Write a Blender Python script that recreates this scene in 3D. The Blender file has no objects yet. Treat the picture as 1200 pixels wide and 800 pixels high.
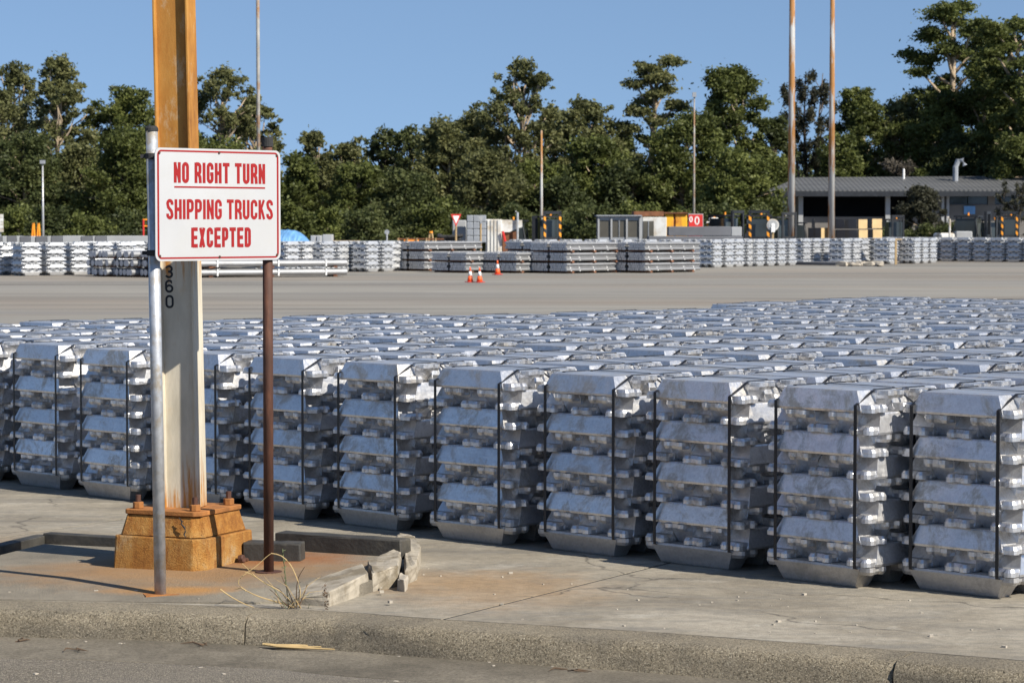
import bpy, bmesh, math, random
import numpy as np
from mathutils import Vector, Matrix
random.seed(7)
sc = bpy.context.scene
COL = sc.collection
R = math.radians

# ------------------------------------------------------------------ camera
F, CX, CY, EYE, YH = 3100.0, 600.0, 400.0, 1.6, 262.0
PITCH = math.atan((CY - YH) / F)
cd = bpy.data.cameras.new('camera')
cam = bpy.data.objects.new('camera', cd)
COL.objects.link(cam)
cam.location = (0, 0, EYE)
cam.rotation_euler = (math.pi / 2 - PITCH, 0, 0)
cd.sensor_width = 36
cd.lens = F / 1200 * 36
cd.clip_start = 0.1
cd.clip_end = 3000
cd.dof.use_dof = True
cd.dof.focus_distance = 12.3
cd.dof.aperture_fstop = 13
sc.camera = cam
sc.render.resolution_x = 1024
sc.render.resolution_y = 682

# ------------------------------------------------------------------ light
SUN_EL = R(40)
SUN_D = Vector((0.78, -0.625, 0)).normalized()
SUN_DIR = Vector((SUN_D.x * math.cos(SUN_EL), SUN_D.y * math.cos(SUN_EL), math.sin(SUN_EL)))
w = bpy.data.worlds.new('World')
sc.world = w
w.use_nodes = True
nt = w.node_tree
nt.nodes.clear()
out = nt.nodes.new('ShaderNodeOutputWorld')
bg = nt.nodes.new('ShaderNodeBackground')
sky = nt.nodes.new('ShaderNodeTexSky')
sky.sky_type = 'NISHITA'
sky.sun_disc = False
sky.sun_elevation = SUN_EL
sky.sun_rotation = math.atan2(SUN_D.x, SUN_D.y)
sky.air_density = 1.0
sky.dust_density = 0.1
sky.ozone_density = 2.5
sky.altitude = 300
tc = nt.nodes.new('ShaderNodeTexCoord')
va = nt.nodes.new('ShaderNodeVectorMath'); va.operation = 'ADD'
va.inputs[1].default_value = (0, 0, 0.19)
vn = nt.nodes.new('ShaderNodeVectorMath'); vn.operation = 'NORMALIZE'
nt.links.new(tc.outputs['Generated'], va.inputs[0])
nt.links.new(va.outputs[0], vn.inputs[0])
nt.links.new(vn.outputs[0], sky.inputs['Vector'])
nt.links.new(sky.outputs[0], bg.inputs['Color'])
bg.inputs['Strength'].default_value = 0.088
nt.links.new(bg.outputs[0], out.inputs[0])
sl = bpy.data.lights.new('sun', 'SUN')
sl.energy = 5.0
sl.angle = R(0.5)
sl.color = (1.0, 0.93, 0.81)
so = bpy.data.objects.new('sun', sl)
COL.objects.link(so)
so.rotation_euler = SUN_DIR.to_track_quat('Z', 'Y').to_euler()
sc.view_settings.view_transform = 'Standard'
sc.view_settings.look = 'None'
sc.view_settings.gamma = 1
sc.view_settings.exposure = 0.60

# ------------------------------------------------------------------ helpers
def ray(px, py):
    a = (px - CX) / F; b = (CY - py) / F
    cp, sp = math.cos(PITCH), math.sin(PITCH)
    return Vector((a, cp + b * sp, -sp + b * cp))
def gp(px, py, z=0.0):
    """place seen at a pixel of the photograph on the level z"""
    d = ray(px, py); t = (z - EYE) / d.z
    return Vector((d.x * t, d.y * t, z))
def dp(px, py, Y):
    d = ray(px, py); t = Y / d.y
    return Vector((d.x * t, Y, EYE + d.z * t))
def zat(py, Y): return dp(600, py, Y).z
def xat(px, Y): return (px - CX) / F * Y

def tag(o, label=None, cat=None, group=None, kind=None):
    if label: o['label'] = label
    if cat: o['category'] = cat
    if group: o['group'] = group
    if kind: o['kind'] = kind
    return o
def empty(name, loc=(0, 0, 0), rz=0, parent=None):
    o = bpy.data.objects.new(name, None)
    o.empty_display_size = 0.1
    COL.objects.link(o)
    o.location = loc; o.rotation_euler = (0, 0, rz)
    if parent: o.parent = parent
    return o
def mobj(name, me, parent=None, loc=(0, 0, 0), rot=(0, 0, 0), scale=None):
    o = bpy.data.objects.new(name, me)
    COL.objects.link(o)
    if parent: o.parent = parent
    o.location = loc; o.rotation_euler = rot
    if scale: o.scale = (scale,) * 3 if isinstance(scale, (int, float)) else scale
    return o
def copy_tree(o, parent=None):
    c = o.copy(); COL.objects.link(c)
    if parent: c.parent = parent
    for ch in list(o.children): copy_tree(ch, c)
    return c

class MB:
    def __init__(s): s.bm = bmesh.new()
    def _add(s, verts, faces, M=None):
        vs = [s.bm.verts.new(M @ Vector(v) if M else v) for v in verts]
        for f in faces:
            try: s.bm.faces.new([vs[i] for i in f])
            except ValueError: pass
        return vs
    def box(s, x0, x1, y0, y1, z0, z1, M=None):
        v = [(x0,y0,z0),(x1,y0,z0),(x1,y1,z0),(x0,y1,z0),(x0,y0,z1),(x1,y0,z1),(x1,y1,z1),(x0,y1,z1)]
        s._add(v, [(0,3,2,1),(4,5,6,7),(0,1,5,4),(1,2,6,5),(2,3,7,6),(3,0,4,7)], M); return s
    def prism(s, pts, z0, z1, inset=None, M=None):
        n = len(pts); top = inset or pts
        v = [(p[0], p[1], z0) for p in pts] + [(p[0], p[1], z1) for p in top]
        s._add(v, [tuple(range(n))[::-1], tuple(range(n, 2*n))] + [(i,(i+1)%n,(i+1)%n+n,i+n) for i in range(n)], M); return s
    def tube(s, pts, rad, n=8, cap=True):
        pts = [Vector(p) for p in pts]
        if not isinstance(rad, (list, tuple)): rad = [rad]*len(pts)
        rings = []
        for i, p in enumerate(pts):
            d = (pts[min(i+1, len(pts)-1)] - pts[max(i-1, 0)]).normalized()
            a = d.orthogonal().normalized() if abs(d.z) < .95 else Vector((1,0,0))
            a = (a - d*a.dot(d)).normalized(); b = d.cross(a)
            rings.append([s.bm.verts.new(p + (a*math.cos(2*math.pi*k/n) + b*math.sin(2*math.pi*k/n))*rad[i]) for k in range(n)])
        for i in range(len(rings)-1):
            for k in range(n):
                s.bm.faces.new((rings[i][k], rings[i][(k+1)%n], rings[i+1][(k+1)%n], rings[i+1][k]))
        if cap:
            s.bm.faces.new(rings[0][::-1]); s.bm.faces.new(rings[-1])
        return s
    def bevel(s, w, seg=1):
        bmesh.ops.bevel(s.bm, geom=list(s.bm.edges), offset=w, segments=seg, affect='EDGES', profile=0.5, clamp_overlap=True); return s
    def mesh(s, name, mat, smooth=False):
        bmesh.ops.recalc_face_normals(s.bm, faces=s.bm.faces)
        me = bpy.data.meshes.new(name); s.bm.to_mesh(me); s.bm.free()
        if mat: me.materials.append(mat)
        if smooth:
            me.polygons.foreach_set('use_smooth', [True]*len(me.polygons))
        return me
    def obj(s, name, mat, parent=None, smooth=False, loc=(0,0,0), rot=(0,0,0)):
        return mobj(name, s.mesh(name, mat, smooth), parent, loc, rot)

# ------------------------------------------------------------------ materials
class NG:
    def __init__(s, name):
        s.m = bpy.data.materials.new(name); s.m.use_nodes = True
        s.t = s.m.node_tree; s.t.nodes.clear()
        s.out = s.n('ShaderNodeOutputMaterial')
    def n(s, kind, **kw):
        nd = s.t.nodes.new(kind)
        for k, v in kw.items(): setattr(nd, k, v)
        return nd
    def l(s, a, b): s.t.links.new(a, b)
    def coord(s, kind='Object', scale=(1,1,1), loc=None, rot=None):
        c = s.n('ShaderNodeTexCoord'); mp = s.n('ShaderNodeMapping')
        s.l(c.outputs[kind], mp.inputs['Vector']); mp.inputs['Scale'].default_value = scale
        if rot: mp.inputs['Rotation'].default_value = rot
        if loc is not None: mp.inputs['Location'].default_value = loc
        return mp.outputs[0]
    def rnd_coord(s, scale=(1,1,1)):
        c = s.n('ShaderNodeTexCoord'); oi = s.n('ShaderNodeObjectInfo')
        m = s.n('ShaderNodeMath', operation='MULTIPLY'); s.l(oi.outputs['Random'], m.inputs[0]); m.inputs[1].default_value = 37.0
        a = s.n('ShaderNodeVectorMath', operation='ADD'); s.l(c.outputs['Object'], a.inputs[0]); s.l(m.outputs[0], a.inputs[1])
        mp = s.n('ShaderNodeMapping'); s.l(a.outputs[0], mp.inputs['Vector']); mp.inputs['Scale'].default_value = scale
        return mp.outputs[0]
    def noise(s, vec, scale, detail=4, rough=.55, dist=0):
        nd = s.n('ShaderNodeTexNoise'); s.l(vec, nd.inputs['Vector'])
        nd.inputs['Scale'].default_value = scale; nd.inputs['Detail'].default_value = detail
        nd.inputs['Roughness'].default_value = rough; nd.inputs['Distortion'].default_value = dist
        return nd.outputs['Fac']
    def ramp(s, fac, stops):
        r = s.n('ShaderNodeValToRGB'); s.l(fac, r.inputs[0])
        el = r.color_ramp.elements
        while len(el) < len(stops): el.new(.5)
        for e, (p, c) in zip(el, stops):
            e.position = p; e.color = (c[0], c[1], c[2], 1) if not isinstance(c, (int, float)) else (c, c, c, 1)
        return r.outputs['Color']
    def mix(s, fac, a, b, mode='MIX'):
        m = s.n('ShaderNodeMix', data_type='RGBA', blend_type=mode)
        for v, i in ((fac, 0), (a, 6), (b, 7)):
            if isinstance(v, bpy.types.NodeSocket): s.l(v, m.inputs[i])
            elif isinstance(v, (int, float)): m.inputs[i].default_value = v if i == 0 else (v, v, v, 1)
            else: m.inputs[i].default_value = (v[0], v[1], v[2], 1)
        return m.outputs[2]
    def math(s, op, a, b=0):
        m = s.n('ShaderNodeMath', operation=op)
        for v, i in ((a, 0), (b, 1)):
            if isinstance(v, bpy.types.NodeSocket): s.l(v, m.inputs[i])
            else: m.inputs[i].default_value = v
        return m.outputs[0]
    def bsdf(s, col, rough=.8, metal=0, bump=None, bstr=.3, bdist=.01, spec=None):
        p = s.n('ShaderNodeBsdfPrincipled')
        for v, nm in ((col, 'Base Color'), (rough, 'Roughness'), (metal, 'Metallic')):
            if isinstance(v, bpy.types.NodeSocket): s.l(v, p.inputs[nm])
            elif isinstance(v, (int, float)): p.inputs[nm].default_value = v if nm != 'Base Color' else (v, v, v, 1)
            else: p.inputs[nm].default_value = (v[0], v[1], v[2], 1)
        if spec is not None: p.inputs['Specular IOR Level'].default_value = spec
        if bump is not None:
            b = s.n('ShaderNodeBump'); b.inputs['Strength'].default_value = bstr; b.inputs['Distance'].default_value = bdist
            s.l(bump, b.inputs['Height']); s.l(b.outputs[0], p.inputs['Normal'])
        s.l(p.outputs[0], s.out.inputs[0]); s.p = p
        return s.m

def simple(name, col, rough=.7, metal=0, var=.25, scale=6, bstr=.15, dirt=None):
    g = NG(name); v = g.rnd_coord()
    n1 = g.noise(v, scale, 5)
    c = g.ramp(n1, [(.3, [x*(1-var) for x in col]), (.7, [min(1, x*(1+var)) for x in col])])
    if dirt:
        c = g.mix(g.ramp(g.noise(v, scale*.6, 6, .65), [(.48, 0), (.62, 1)]), c, dirt)
    return g.bsdf(c, rough, metal, g.noise(v, scale*8, 3), bstr, .005)

M = {}
def mk_alu(name='cast_aluminium', dirt=0.):
    g = NG(name); v = g.rnd_coord()
    big = g.noise(v, 5, 8, .7, .4); fine = g.noise(v, 45, 4, .6)
    base = g.ramp(big, [(.30, (.56,.565,.58)), (.5, (.76,.76,.77)), (.68, (.64,.64,.655))])
    stain = g.ramp(g.noise(v, 5.5, 9, .78, .5), [(.50, dirt), (.62, .85)])
    c = g.mix(stain, base, (.40,.365,.31))
    oi = g.n('ShaderNodeObjectInfo')
    c = g.mix(g.math('MULTIPLY', oi.outputs['Random'], .45), c, (.46,.475,.51))
    r = g.math('ADD', g.ramp(fine, [(.3, .28), (.7, .42)]), g.math('MULTIPLY', stain, .3))
    st = g.noise(g.rnd_coord((3,22,22)), 2.5, 4, .6)
    h = g.math('ADD', g.math('MULTIPLY', g.noise(v, 9, 3, .5, .6), 1.3), g.math('ADD', g.math('MULTIPLY', st, .5), g.math('MULTIPLY', fine, .25)))
    c = g.mix(1.0, c, g.ramp(g.noise(v, 70, 6, .75), [(.3, .84), (.6, 1.05)]), 'MULTIPLY')
    m = g.bsdf(c, r, .78, h, .32, .007)
    return m
M['alu'] = mk_alu()
M['alu_base'] = mk_alu('dirty_base_aluminium', .55)
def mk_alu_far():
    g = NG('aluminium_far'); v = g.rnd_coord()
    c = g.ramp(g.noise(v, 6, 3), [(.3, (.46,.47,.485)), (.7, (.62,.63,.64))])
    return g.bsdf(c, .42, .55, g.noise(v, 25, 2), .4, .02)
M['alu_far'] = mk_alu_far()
M['billet'] = simple('billet_aluminium', (.31,.315,.325), .45, .5, .12, 3, .2)
M['billet_end'] = simple('billet_sawn_end', (.55,.55,.56), .6, .2, .15, 8)
M['strap'] = simple('black_strap', (.012,.012,.014), .45, 0, .2, 30, .1)
M['galv'] = simple('galvanised_pipe', (.47,.49,.52), .5, .55, .2, 25, .2, (.40,.36,.30))
M['white_metal'] = simple('white_painted_steel', (.62,.62,.60), .6, 0, .12, 2, .2, (.42,.36,.28))
M['grey_steel'] = simple('grey_painted_steel', (.26,.28,.31), .6, 0, .15, 2)
M['dark_steel'] = simple('black_machine_paint', (.020,.022,.026), .45, 0, .3, 4)
M['rubber'] = simple('black_rubber', (.025,.025,.026), .85, 0, .3, 10, .4)
M['glass'] = simple('cab_glass', (.04,.05,.055), .12, 0, .2, 1, 0)
M['orange'] = simple('hazard_orange', (.85,.30,.02), .6, 0, .1, 5)
M['red'] = simple('red_paint', (.55,.03,.025), .5, 0, .15, 5)
M['yellow'] = simple('yellow_container_paint', (.80,.42,.02), .6, 0, .08, 2, .2, (.42,.14,.03))
M['rustred'] = simple('rusty_brown_steel', (.16,.065,.03), .9, 0, .4, 4, .4)
M['cone'] = simple('cone_orange_plastic', (.80,.11,.02), .5, 0, .1, 5)
M['white'] = simple('reflective_white', (.78,.78,.77), .5, 0, .05, 5)
M['tarp'] = simple('blue_tarpaulin', (.12,.28,.52), .5, 0, .2, 3, .5)
M['plywood'] = simple('pale_plywood', (.50,.36,.18), .75, 0, .12, 3)
M['timber'] = simple('pallet_timber', (.38,.27,.14), .8, 0, .2, 6)
M['crate_side'] = simple('grey_crate_board', (.15,.135,.11), .85, 0, .2, 3)
M['conc_far'] = simple('grey_concrete', (.33,.34,.35), .85, 0, .12, 1.2)
M['conc_dark'] = simple('dark_concrete', (.13,.135,.15), .85, 0, .15, 1.2)
M['window'] = simple('dusty_window', (.085,.078,.062), .3, 0, .2, 1.5, 0)
M['stone'] = simple('pale_rubble', (.38,.34,.28), .9, 0, .3, 8, .6)
M['twig'] = simple('dry_straw_stem', (.42,.30,.14), .8, 0, .25, 10)
M['twig_dark'] = simple('brown_dead_twig', (.10,.065,.04), .9, 0, .3, 10)
M['weed'] = simple('dusty_green_leaf', (.11,.13,.06), .8, 0, .3, 10)
M['palekerb'] = simple('pale_broken_concrete', (.31,.275,.22), .92, 0, .28, 9, .6, (.17,.14,.095))
M['beam'] = simple('weathered_dark_timber', (.038,.036,.032), .62, 0, .35, 7, .5, (.075,.068,.055))

def mk_brownpole():
    g = NG('brown_rusted_pipe'); v = g.coord('Object', (1,1,.25))
    c = g.ramp(g.noise(v, 18, 6, .65), [(.3, (.035,.018,.012)), (.55, (.085,.035,.022)), (.75, (.17,.07,.035))])
    return g.bsdf(c, .75, .1, g.noise(v, 60, 4), .5, .004)
M['brownpole'] = mk_brownpole()
def mk_column():
    g = NG('rusted_orange_steel'); v = g.coord('Object', (1,1,.35)); c3 = g.n('ShaderNodeTexCoord')
    sx = g.n('ShaderNodeSeparateXYZ'); g.l(c3.outputs['Object'], sx.inputs[0])
    hgt = sx.outputs['Z']
    paint = g.ramp(g.noise(v, 9, 6, .6), [(.3, (.40,.36,.28)), (.6, (.56,.51,.41)), (.8, (.36,.24,.12))])
    orange = g.ramp(g.noise(v, 7, 7, .65), [(.30, (.20,.075,.012)), (.48, (.38,.165,.026)), (.64, (.44,.22,.045)), (.80, (.44,.31,.15))])
    drips = g.noise(g.coord('Object', (1,1,.06)), 38, 5, .7, .3)
    up = g.n('ShaderNodeMapRange'); g.l(hgt, up.inputs[0]); up.inputs[1].default_value = .9; up.inputs[2].default_value = 1.7
    up.inputs[3].default_value = -.22; up.inputs[4].default_value = .55
    lo = g.n('ShaderNodeMapRange'); g.l(hgt, lo.inputs[0]); lo.inputs[1].default_value = .30; lo.inputs[2].default_value = 0.0
    lo.inputs[3].default_value = 0; lo.inputs[4].default_value = .3
    f = g.math('ADD', g.math('ADD', drips, up.outputs[0]), lo.outputs[0])
    c = g.mix(g.ramp(f, [(.45, 0), (.60, 1)]), paint, orange)
    c = g.mix(g.ramp(g.noise(g.coord('Object', (1,1,.5), (3,3,1)), 6, 8, .75), [(.54, 0), (.64, .6)]), c, (.50,.40,.26))
    return g.bsdf(c, .8, 0, g.noise(v, 70, 5), .35, .003)
M['column'] = mk_column()
def mk_plinth():
    g = NG('rust_stained_concrete'); v = g.coord(); n1 = g.noise(v, 7, 9, .75)
    c = g.ramp(n1, [(.3, (.17,.062,.010)), (.45, (.36,.155,.026)), (.58, (.42,.225,.062)), (.74, (.38,.30,.19))])
    drips = g.noise(g.coord('Object', (1,1,.22)), 20, 8, .75)
    c = g.mix(g.ramp(drips, [(.46, 0), (.60, .85)]), c, (.23,.085,.014))
    pits = g.ramp(g.noise(v, 120, 3, .6), [(.28, .35), (.36, 1)])
    c = g.mix(1.0, c, pits, 'MULTIPLY')
    return g.bsdf(c, .92, 0, g.math('ADD', g.noise(v, 22, 10, .8), g.noise(v, 140, 4, .7)), .8, .012)
M['plinth'] = mk_plinth()
M['rustplate'] = simple('rusty_base_plate', (.30,.12,.03), .85, 0, .35, 14, .5)

def mk_ground():
    g = NG('yard_asphalt_concrete'); v = g.coord()
    c = g.ramp(g.noise(v, .25, 6, .6), [(.3, (.205,.192,.166)), (.7, (.255,.241,.210))])
    st = g.noise(g.coord('Object', (.06,.5,1)), 1.0, 6, .65, .6)
    c = g.mix(g.ramp(st, [(.38, .75), (.56, 0)]), c, (.17,.16,.15))
    st2 = g.noise(g.coord('Object', (.03,.12,1), (7,3,0)), 1.0, 5, .6, .4)
    c = g.mix(g.ramp(st2, [(.48, 0), (.6, .6)]), c, (.225,.18,.135))
    bd = g.noise(g.coord('Object', (.012,.10,1), (1,2,0)), 1.0, 6, .7, .4)
    c = g.mix(g.ramp(bd, [(.40, .6), (.54, 0)]), c, (.135,.126,.112))
    bd2 = g.noise(g.coord('Object', (.02,.35,1), (9,4,0), (0,0,R(2))), 1.0, 6, .75, .8)
    c = g.mix(g.ramp(bd2, [(.50, 0), (.62, .5)]), c, (.30,.285,.25))
    tyre2 = g.noise(g.coord('Object', (.015,.7,1), (5,8,0), (0,0,R(4))), 1.0, 2, .4, .8)
    c = g.mix(g.ramp(tyre2, [(.64, 0), (.68, .6)]), c, (.075,.07,.064))
    tyre = g.noise(g.coord('Object', (.02,1.6,1), (3,1,0), (0,0,R(-3))), 1.0, 3, .5, 1.2)
    c = g.mix(g.ramp(tyre, [(.66, 0), (.70, .45)]), c, (.11,.105,.10))
    pale = g.noise(g.coord('Object', (.25,.9,1), (2,9,0)), 1.0, 3, .4)
    c = g.mix(g.ramp(pale, [(.74, 0), (.78, .5)]), c, (.40,.39,.37))
    return g.bsdf(c, .9, 0, g.noise(v, 60, 4), .3, .01)
M['ground'] = mk_ground()
PLC = Vector((-1.507, 12.10, 0))
def stain_mask(g, centre, rad, sx=1., sy=1., vec=None):
    c = g.n('ShaderNodeTexCoord'); mp = g.n('ShaderNodeMapping'); mp.vector_type = 'TEXTURE'
    g.l(c.outputs['Object'], mp.inputs[0]); mp.inputs['Location'].default_value = (centre[0], centre[1], 0)
    mp.inputs['Scale'].default_value = (sx*rad, sy*rad, 1000)
    ln = g.n('ShaderNodeVectorMath', operation='LENGTH'); g.l(mp.outputs[0], ln.inputs[0])
    nz = g.noise(g.coord(), 6, 6, .65)
    return g.ramp(g.math('ADD', ln.outputs['Value'], g.math('MULTIPLY', g.math('SUBTRACT', nz, .5), .9)), [(.35, 1), (1.0, 0)])
def mk_slab():
    g = NG('concrete_slab'); v = g.coord()
    c = g.ramp(g.noise(v, 1.1, 8, .68, .4), [(.30, (.160,.137,.103)), (.48, (.252,.222,.172)), (.66, (.345,.31,.25))])
    brush = g.noise(g.coord('Object', (1.6,7,1), None, (0,0,R(20))), 1.0, 9, .78)
    c = g.mix(g.ramp(brush, [(.38, .7), (.52, 0)]), c, (.17,.16,.14))
    c = g.mix(g.ramp(g.noise(v, 2.6, 7, .7, .8), [(.58, 0), (.68, .55)]), c, (.37,.345,.295))
    c = g.mix(g.ramp(g.noise(v, 90, 3, .6), [(.30, .8), (.40, 0)]), c, (.13,.12,.105))
    for (ct, r, sx, sy, k) in ((gp(585, 690), 1.0, .62, .8, .5), (gp(500, 680), .6, 1.2, .8, .35), (gp(0, 640), .8, 1., 1., .22)):
        c = g.mix(g.math('MULTIPLY', stain_mask(g, ct, r, sx, sy), k), c, (.29,.175,.075))
    ck = g.n('ShaderNodeTexVoronoi', feature='DISTANCE_TO_EDGE'); dv = g.n('ShaderNodeVectorMath', operation='ADD')
    nz = g.n('ShaderNodeTexNoise'); g.l(v, nz.inputs['Vector']); nz.inputs['Scale'].default_value = 2.2; nz.inputs['Detail'].default_value = 6
    sc2 = g.n('ShaderNodeVectorMath', operation='SCALE'); g.l(nz.outputs['Color'], sc2.inputs[0]); sc2.inputs['Scale'].default_value = .7
    g.l(v, dv.inputs[0]); g.l(sc2.outputs[0], dv.inputs[1]); g.l(dv.outputs[0], ck.inputs['Vector']); ck.inputs['Scale'].default_value = .42
    c = g.mix(g.math('MULTIPLY', g.ramp(ck.outputs['Distance'], [(.0015, 1), (.006, 0)]), g.ramp(g.noise(v, .8, 3), [(.47, 0), (.53, .8)])), c, (.055,.048,.04))
    c = g.mix(1.0, c, g.ramp(g.noise(v, 16, 8, .8), [(.3, .70), (.62, 1.12)]), 'MULTIPLY')
    oilm = g.noise(v, 1.7, 3, .5); c = g.mix(g.ramp(oilm, [(.70, 0), (.76, .5)]), c, (.07,.062,.052))
    ty = g.noise(g.coord('Object', (.05,2.6,1), (1,5,0), (0,0,R(38))), 1.0, 4, .6, .5)
    c = g.mix(g.ramp(ty, [(.60, 0), (.66, .38)]), c, (.085,.078,.068))
    dk = g.noise(g.coord('Object', (.5,1.2,1), (4,4,0)), 1.2, 5, .6)
    c = g.mix(g.ramp(dk, [(.55, 0), (.72, .35)]), c, (.12,.115,.105))
    return g.bsdf(c, .9, 0, g.math('ADD', g.noise(v, 22, 8, .75), g.noise(v, 110, 4, .7)), .5, .008)
M['slab'] = mk_slab()
def mk_kerb():
    g = NG('exposed_aggregate_kerb'); v = g.coord()
    vo = g.n('ShaderNodeTexVoronoi'); g.l(v, vo.inputs['Vector']); vo.inputs['Scale'].default_value = 240
    sp = g.n('ShaderNodeSeparateColor'); g.l(vo.outputs['Color'], sp.inputs[0])
    c = g.ramp(sp.outputs[0], [(.05, (.15,.125,.085)), (.35, (.28,.235,.165)), (.7, (.37,.315,.22)), (.93, (.50,.43,.31)), (1, (.62,.55,.42))])
    c = g.mix(.35, c, g.ramp(g.noise(v, 3.2, 7, .65), [(.3, (.15,.128,.09)), (.7, (.34,.295,.22))]))
    c = g.mix(g.ramp(g.noise(g.coord('Object', (.7,.7,3)), 2.2, 5, .6), [(.5, 0), (.7, .6)]), c, (.10,.09,.075))
    hb = g.math('ADD', g.math('MULTIPLY', vo.outputs['Distance'], -.5), g.noise(v, 60, 9, .85))
    pit = g.ramp(g.noise(v, 110, 5, .75), [(.34, .3), (.46, 1)])
    c = g.mix(1.0, c, pit, 'MULTIPLY')
    hb = g.math('ADD', hb, pit)
    return g.bsdf(c, .95, 0, hb, .9, .012)
M['kerb'] = mk_kerb()
def mk_island():
    g = NG('stained_island_concrete'); v = g.coord()
    c = g.ramp(g.noise(v, 2.2, 8, .68), [(.3, (.12,.106,.083)), (.52, (.20,.175,.135)), (.75, (.28,.25,.195))])
    c = g.mix(g.ramp(g.noise(v, 110, 3, .6), [(.28, .8), (.40, 0)]), c, (.10,.09,.07))
    c = g.mix(g.math('MULTIPLY', stain_mask(g, PLC + Vector((.05, -.22, 0)), 1.0, 1.0, .62), .7), c, (.30,.155,.05))
    c = g.mix(g.math('MULTIPLY', stain_mask(g, gp(330, 668), .42, 1.1, .8), .8), c, (.24,.085,.02))
    c = g.mix(g.math('MULTIPLY', stain_mask(g, gp(205, 697), .25, 1.3, .5), .9), c, (.36,.18,.05))
    return g.bsdf(c, .92, 0, g.math('ADD', g.noise(v, 20, 8, .75), g.noise(v, 100, 4, .7)), .6, .012)
M['island'] = mk_island()
def mk_road():
    g = NG('road_asphalt'); v = g.coord()
    vo = g.n('ShaderNodeTexVoronoi'); g.l(v, vo.inputs['Vector']); vo.inputs['Scale'].default_value = 170
    sp = g.n('ShaderNodeSeparateColor'); g.l(vo.outputs['Color'], sp.inputs[0])
    c = g.ramp(sp.outputs[1], [(.1, (.10,.087,.068)), (.6, (.165,.142,.11)), (.95, (.30,.262,.20))])
    c = g.mix(g.ramp(g.noise(v, 1.3, 6, .6), [(.4, 0), (.7, .55)]), c, (.20,.18,.15))
    return g.bsdf(c, .92, 0, g.math('ADD', g.math('MULTIPLY', vo.outputs['Distance'], -.8), g.noise(v, 35, 8, .8)), .8, .012)
M['road'] = mk_road()
def mk_gutter():
    g = NG('gutter_concrete'); v = g.coord()
    c = g.ramp(g.noise(v, 2.5, 8, .7), [(.3, (.10,.086,.063)), (.5, (.175,.152,.115)), (.7, (.26,.228,.175))])
    c = g.mix(g.ramp(g.noise(v, 100, 3, .6), [(.30, .8), (.42, 0)]), c, (.11,.10,.08))
    c = g.mix(1.0, c, g.ramp(g.noise(v, 60, 6, .8), [(.35, .6), (.6, 1.15)]), 'MULTIPLY')
    return g.bsdf(c, .95, 0, g.noise(v, 45, 9, .82), .9, .014)
M['gutter'] = mk_gutter()
def mk_stripe():
    g = NG('orange_black_hazard_stripes'); c = g.n('ShaderNodeTexCoord')
    s = g.n('ShaderNodeSeparateXYZ'); g.l(c.outputs['Object'], s.inputs[0])
    a = g.math('ADD', s.outputs['Z'], g.math('MULTIPLY', s.outputs['X'], .8))
    f = g.math('FRACT', g.math('MULTIPLY', a, 3.2))
    return g.bsdf(g.mix(g.math('GREATER_THAN', f, .5), (.02,.02,.02), (.85,.33,.02)), .6)
M['stripe'] = mk_stripe()
def mk_leaf(name, dark, mid, light, rough=.55):
    g = NG(name); gm = g.n('ShaderNodeNewGeometry'); v = g.rnd_coord()
    wn = g.n('ShaderNodeAttribute', attribute_name='tone')
    n1 = g.noise(v, .55, 3, .6)
    f = g.math('ADD', g.math('MULTIPLY', n1, .6), g.math('MULTIPLY', wn.outputs['Fac'], .45))
    c = g.ramp(f, [(.28, dark), (.52, mid), (.78, light)])
    oi = g.n('ShaderNodeObjectInfo')
    c = g.mix(g.math('MULTIPLY', oi.outputs['Random'], .35), c, [x*.62 for x in mid])
    d = g.n('ShaderNodeBsdfPrincipled'); g.l(c, d.inputs['Base Color']); d.inputs['Roughness'].default_value = rough
    d.inputs['Specular IOR Level'].default_value = .25
    t = g.n('ShaderNodeBsdfTranslucent'); g.l(c, t.inputs['Color'])
    m = g.n('ShaderNodeMixShader'); m.inputs[0].default_value = .38
    g.l(d.outputs[0], m.inputs[1]); g.l(t.outputs[0], m.inputs[2]); g.l(m.outputs[0], g.out.inputs[0])
    return g.m
M['leaf_euc'] = mk_leaf('eucalypt_leaf', (.060,.066,.030), (.140,.148,.058), (.255,.250,.105))
M['leaf_dense'] = mk_leaf('dense_leaf', (.050,.062,.019), (.112,.132,.036), (.205,.225,.065))
M['leaf_dark'] = mk_leaf('dark_leaf', (.038,.050,.020), (.080,.098,.034), (.145,.158,.056))
M['leaf_grey'] = mk_leaf('dry_grey_twigs', (.07,.062,.05), (.12,.105,.085), (.17,.15,.12))
M['leaf_fine'] = mk_leaf('fine_needle_leaf', (.040,.042,.028), (.065,.066,.042), (.10,.098,.06))
def mk_bark(name, a, b):
    g = NG(name); v = g.coord('Object', (1,1,.25)); c = g.ramp(g.noise(v, 3, 5), [(.35, a), (.65, b)])
    return g.bsdf(c, .9, 0, g.noise(v, 14, 4), .5, .03)
M['bark_pale'] = mk_bark('pale_gum_bark', (.26,.19,.12), (.46,.37,.27))
M['bark_dark'] = mk_bark('brown_bark', (.06,.045,.03), (.12,.09,.065))
def mk_rustpole():
    g = NG('patchy_rusted_white_pole'); c3 = g.n('ShaderNodeTexCoord'); v = g.coord('Object', (1,1,.22))
    rust = g.ramp(g.noise(v, 3, 5), [(.3, (.26,.11,.03)), (.7, (.40,.20,.065))])
    wht = g.ramp(g.noise(v, 5, 5), [(.3, (.36,.36,.35)), (.7, (.48,.48,.47))])
    c = g.mix(g.ramp(g.noise(g.coord('Object', (1.6,1.6,.22)), 2.0, 5, .6), [(.46, 0), (.54, 1)]), wht, rust)
    return g.bsdf(c, .8, 0, g.noise(v, 20, 3), .2, .01)
M['rustpole'] = mk_rustpole()
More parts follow.
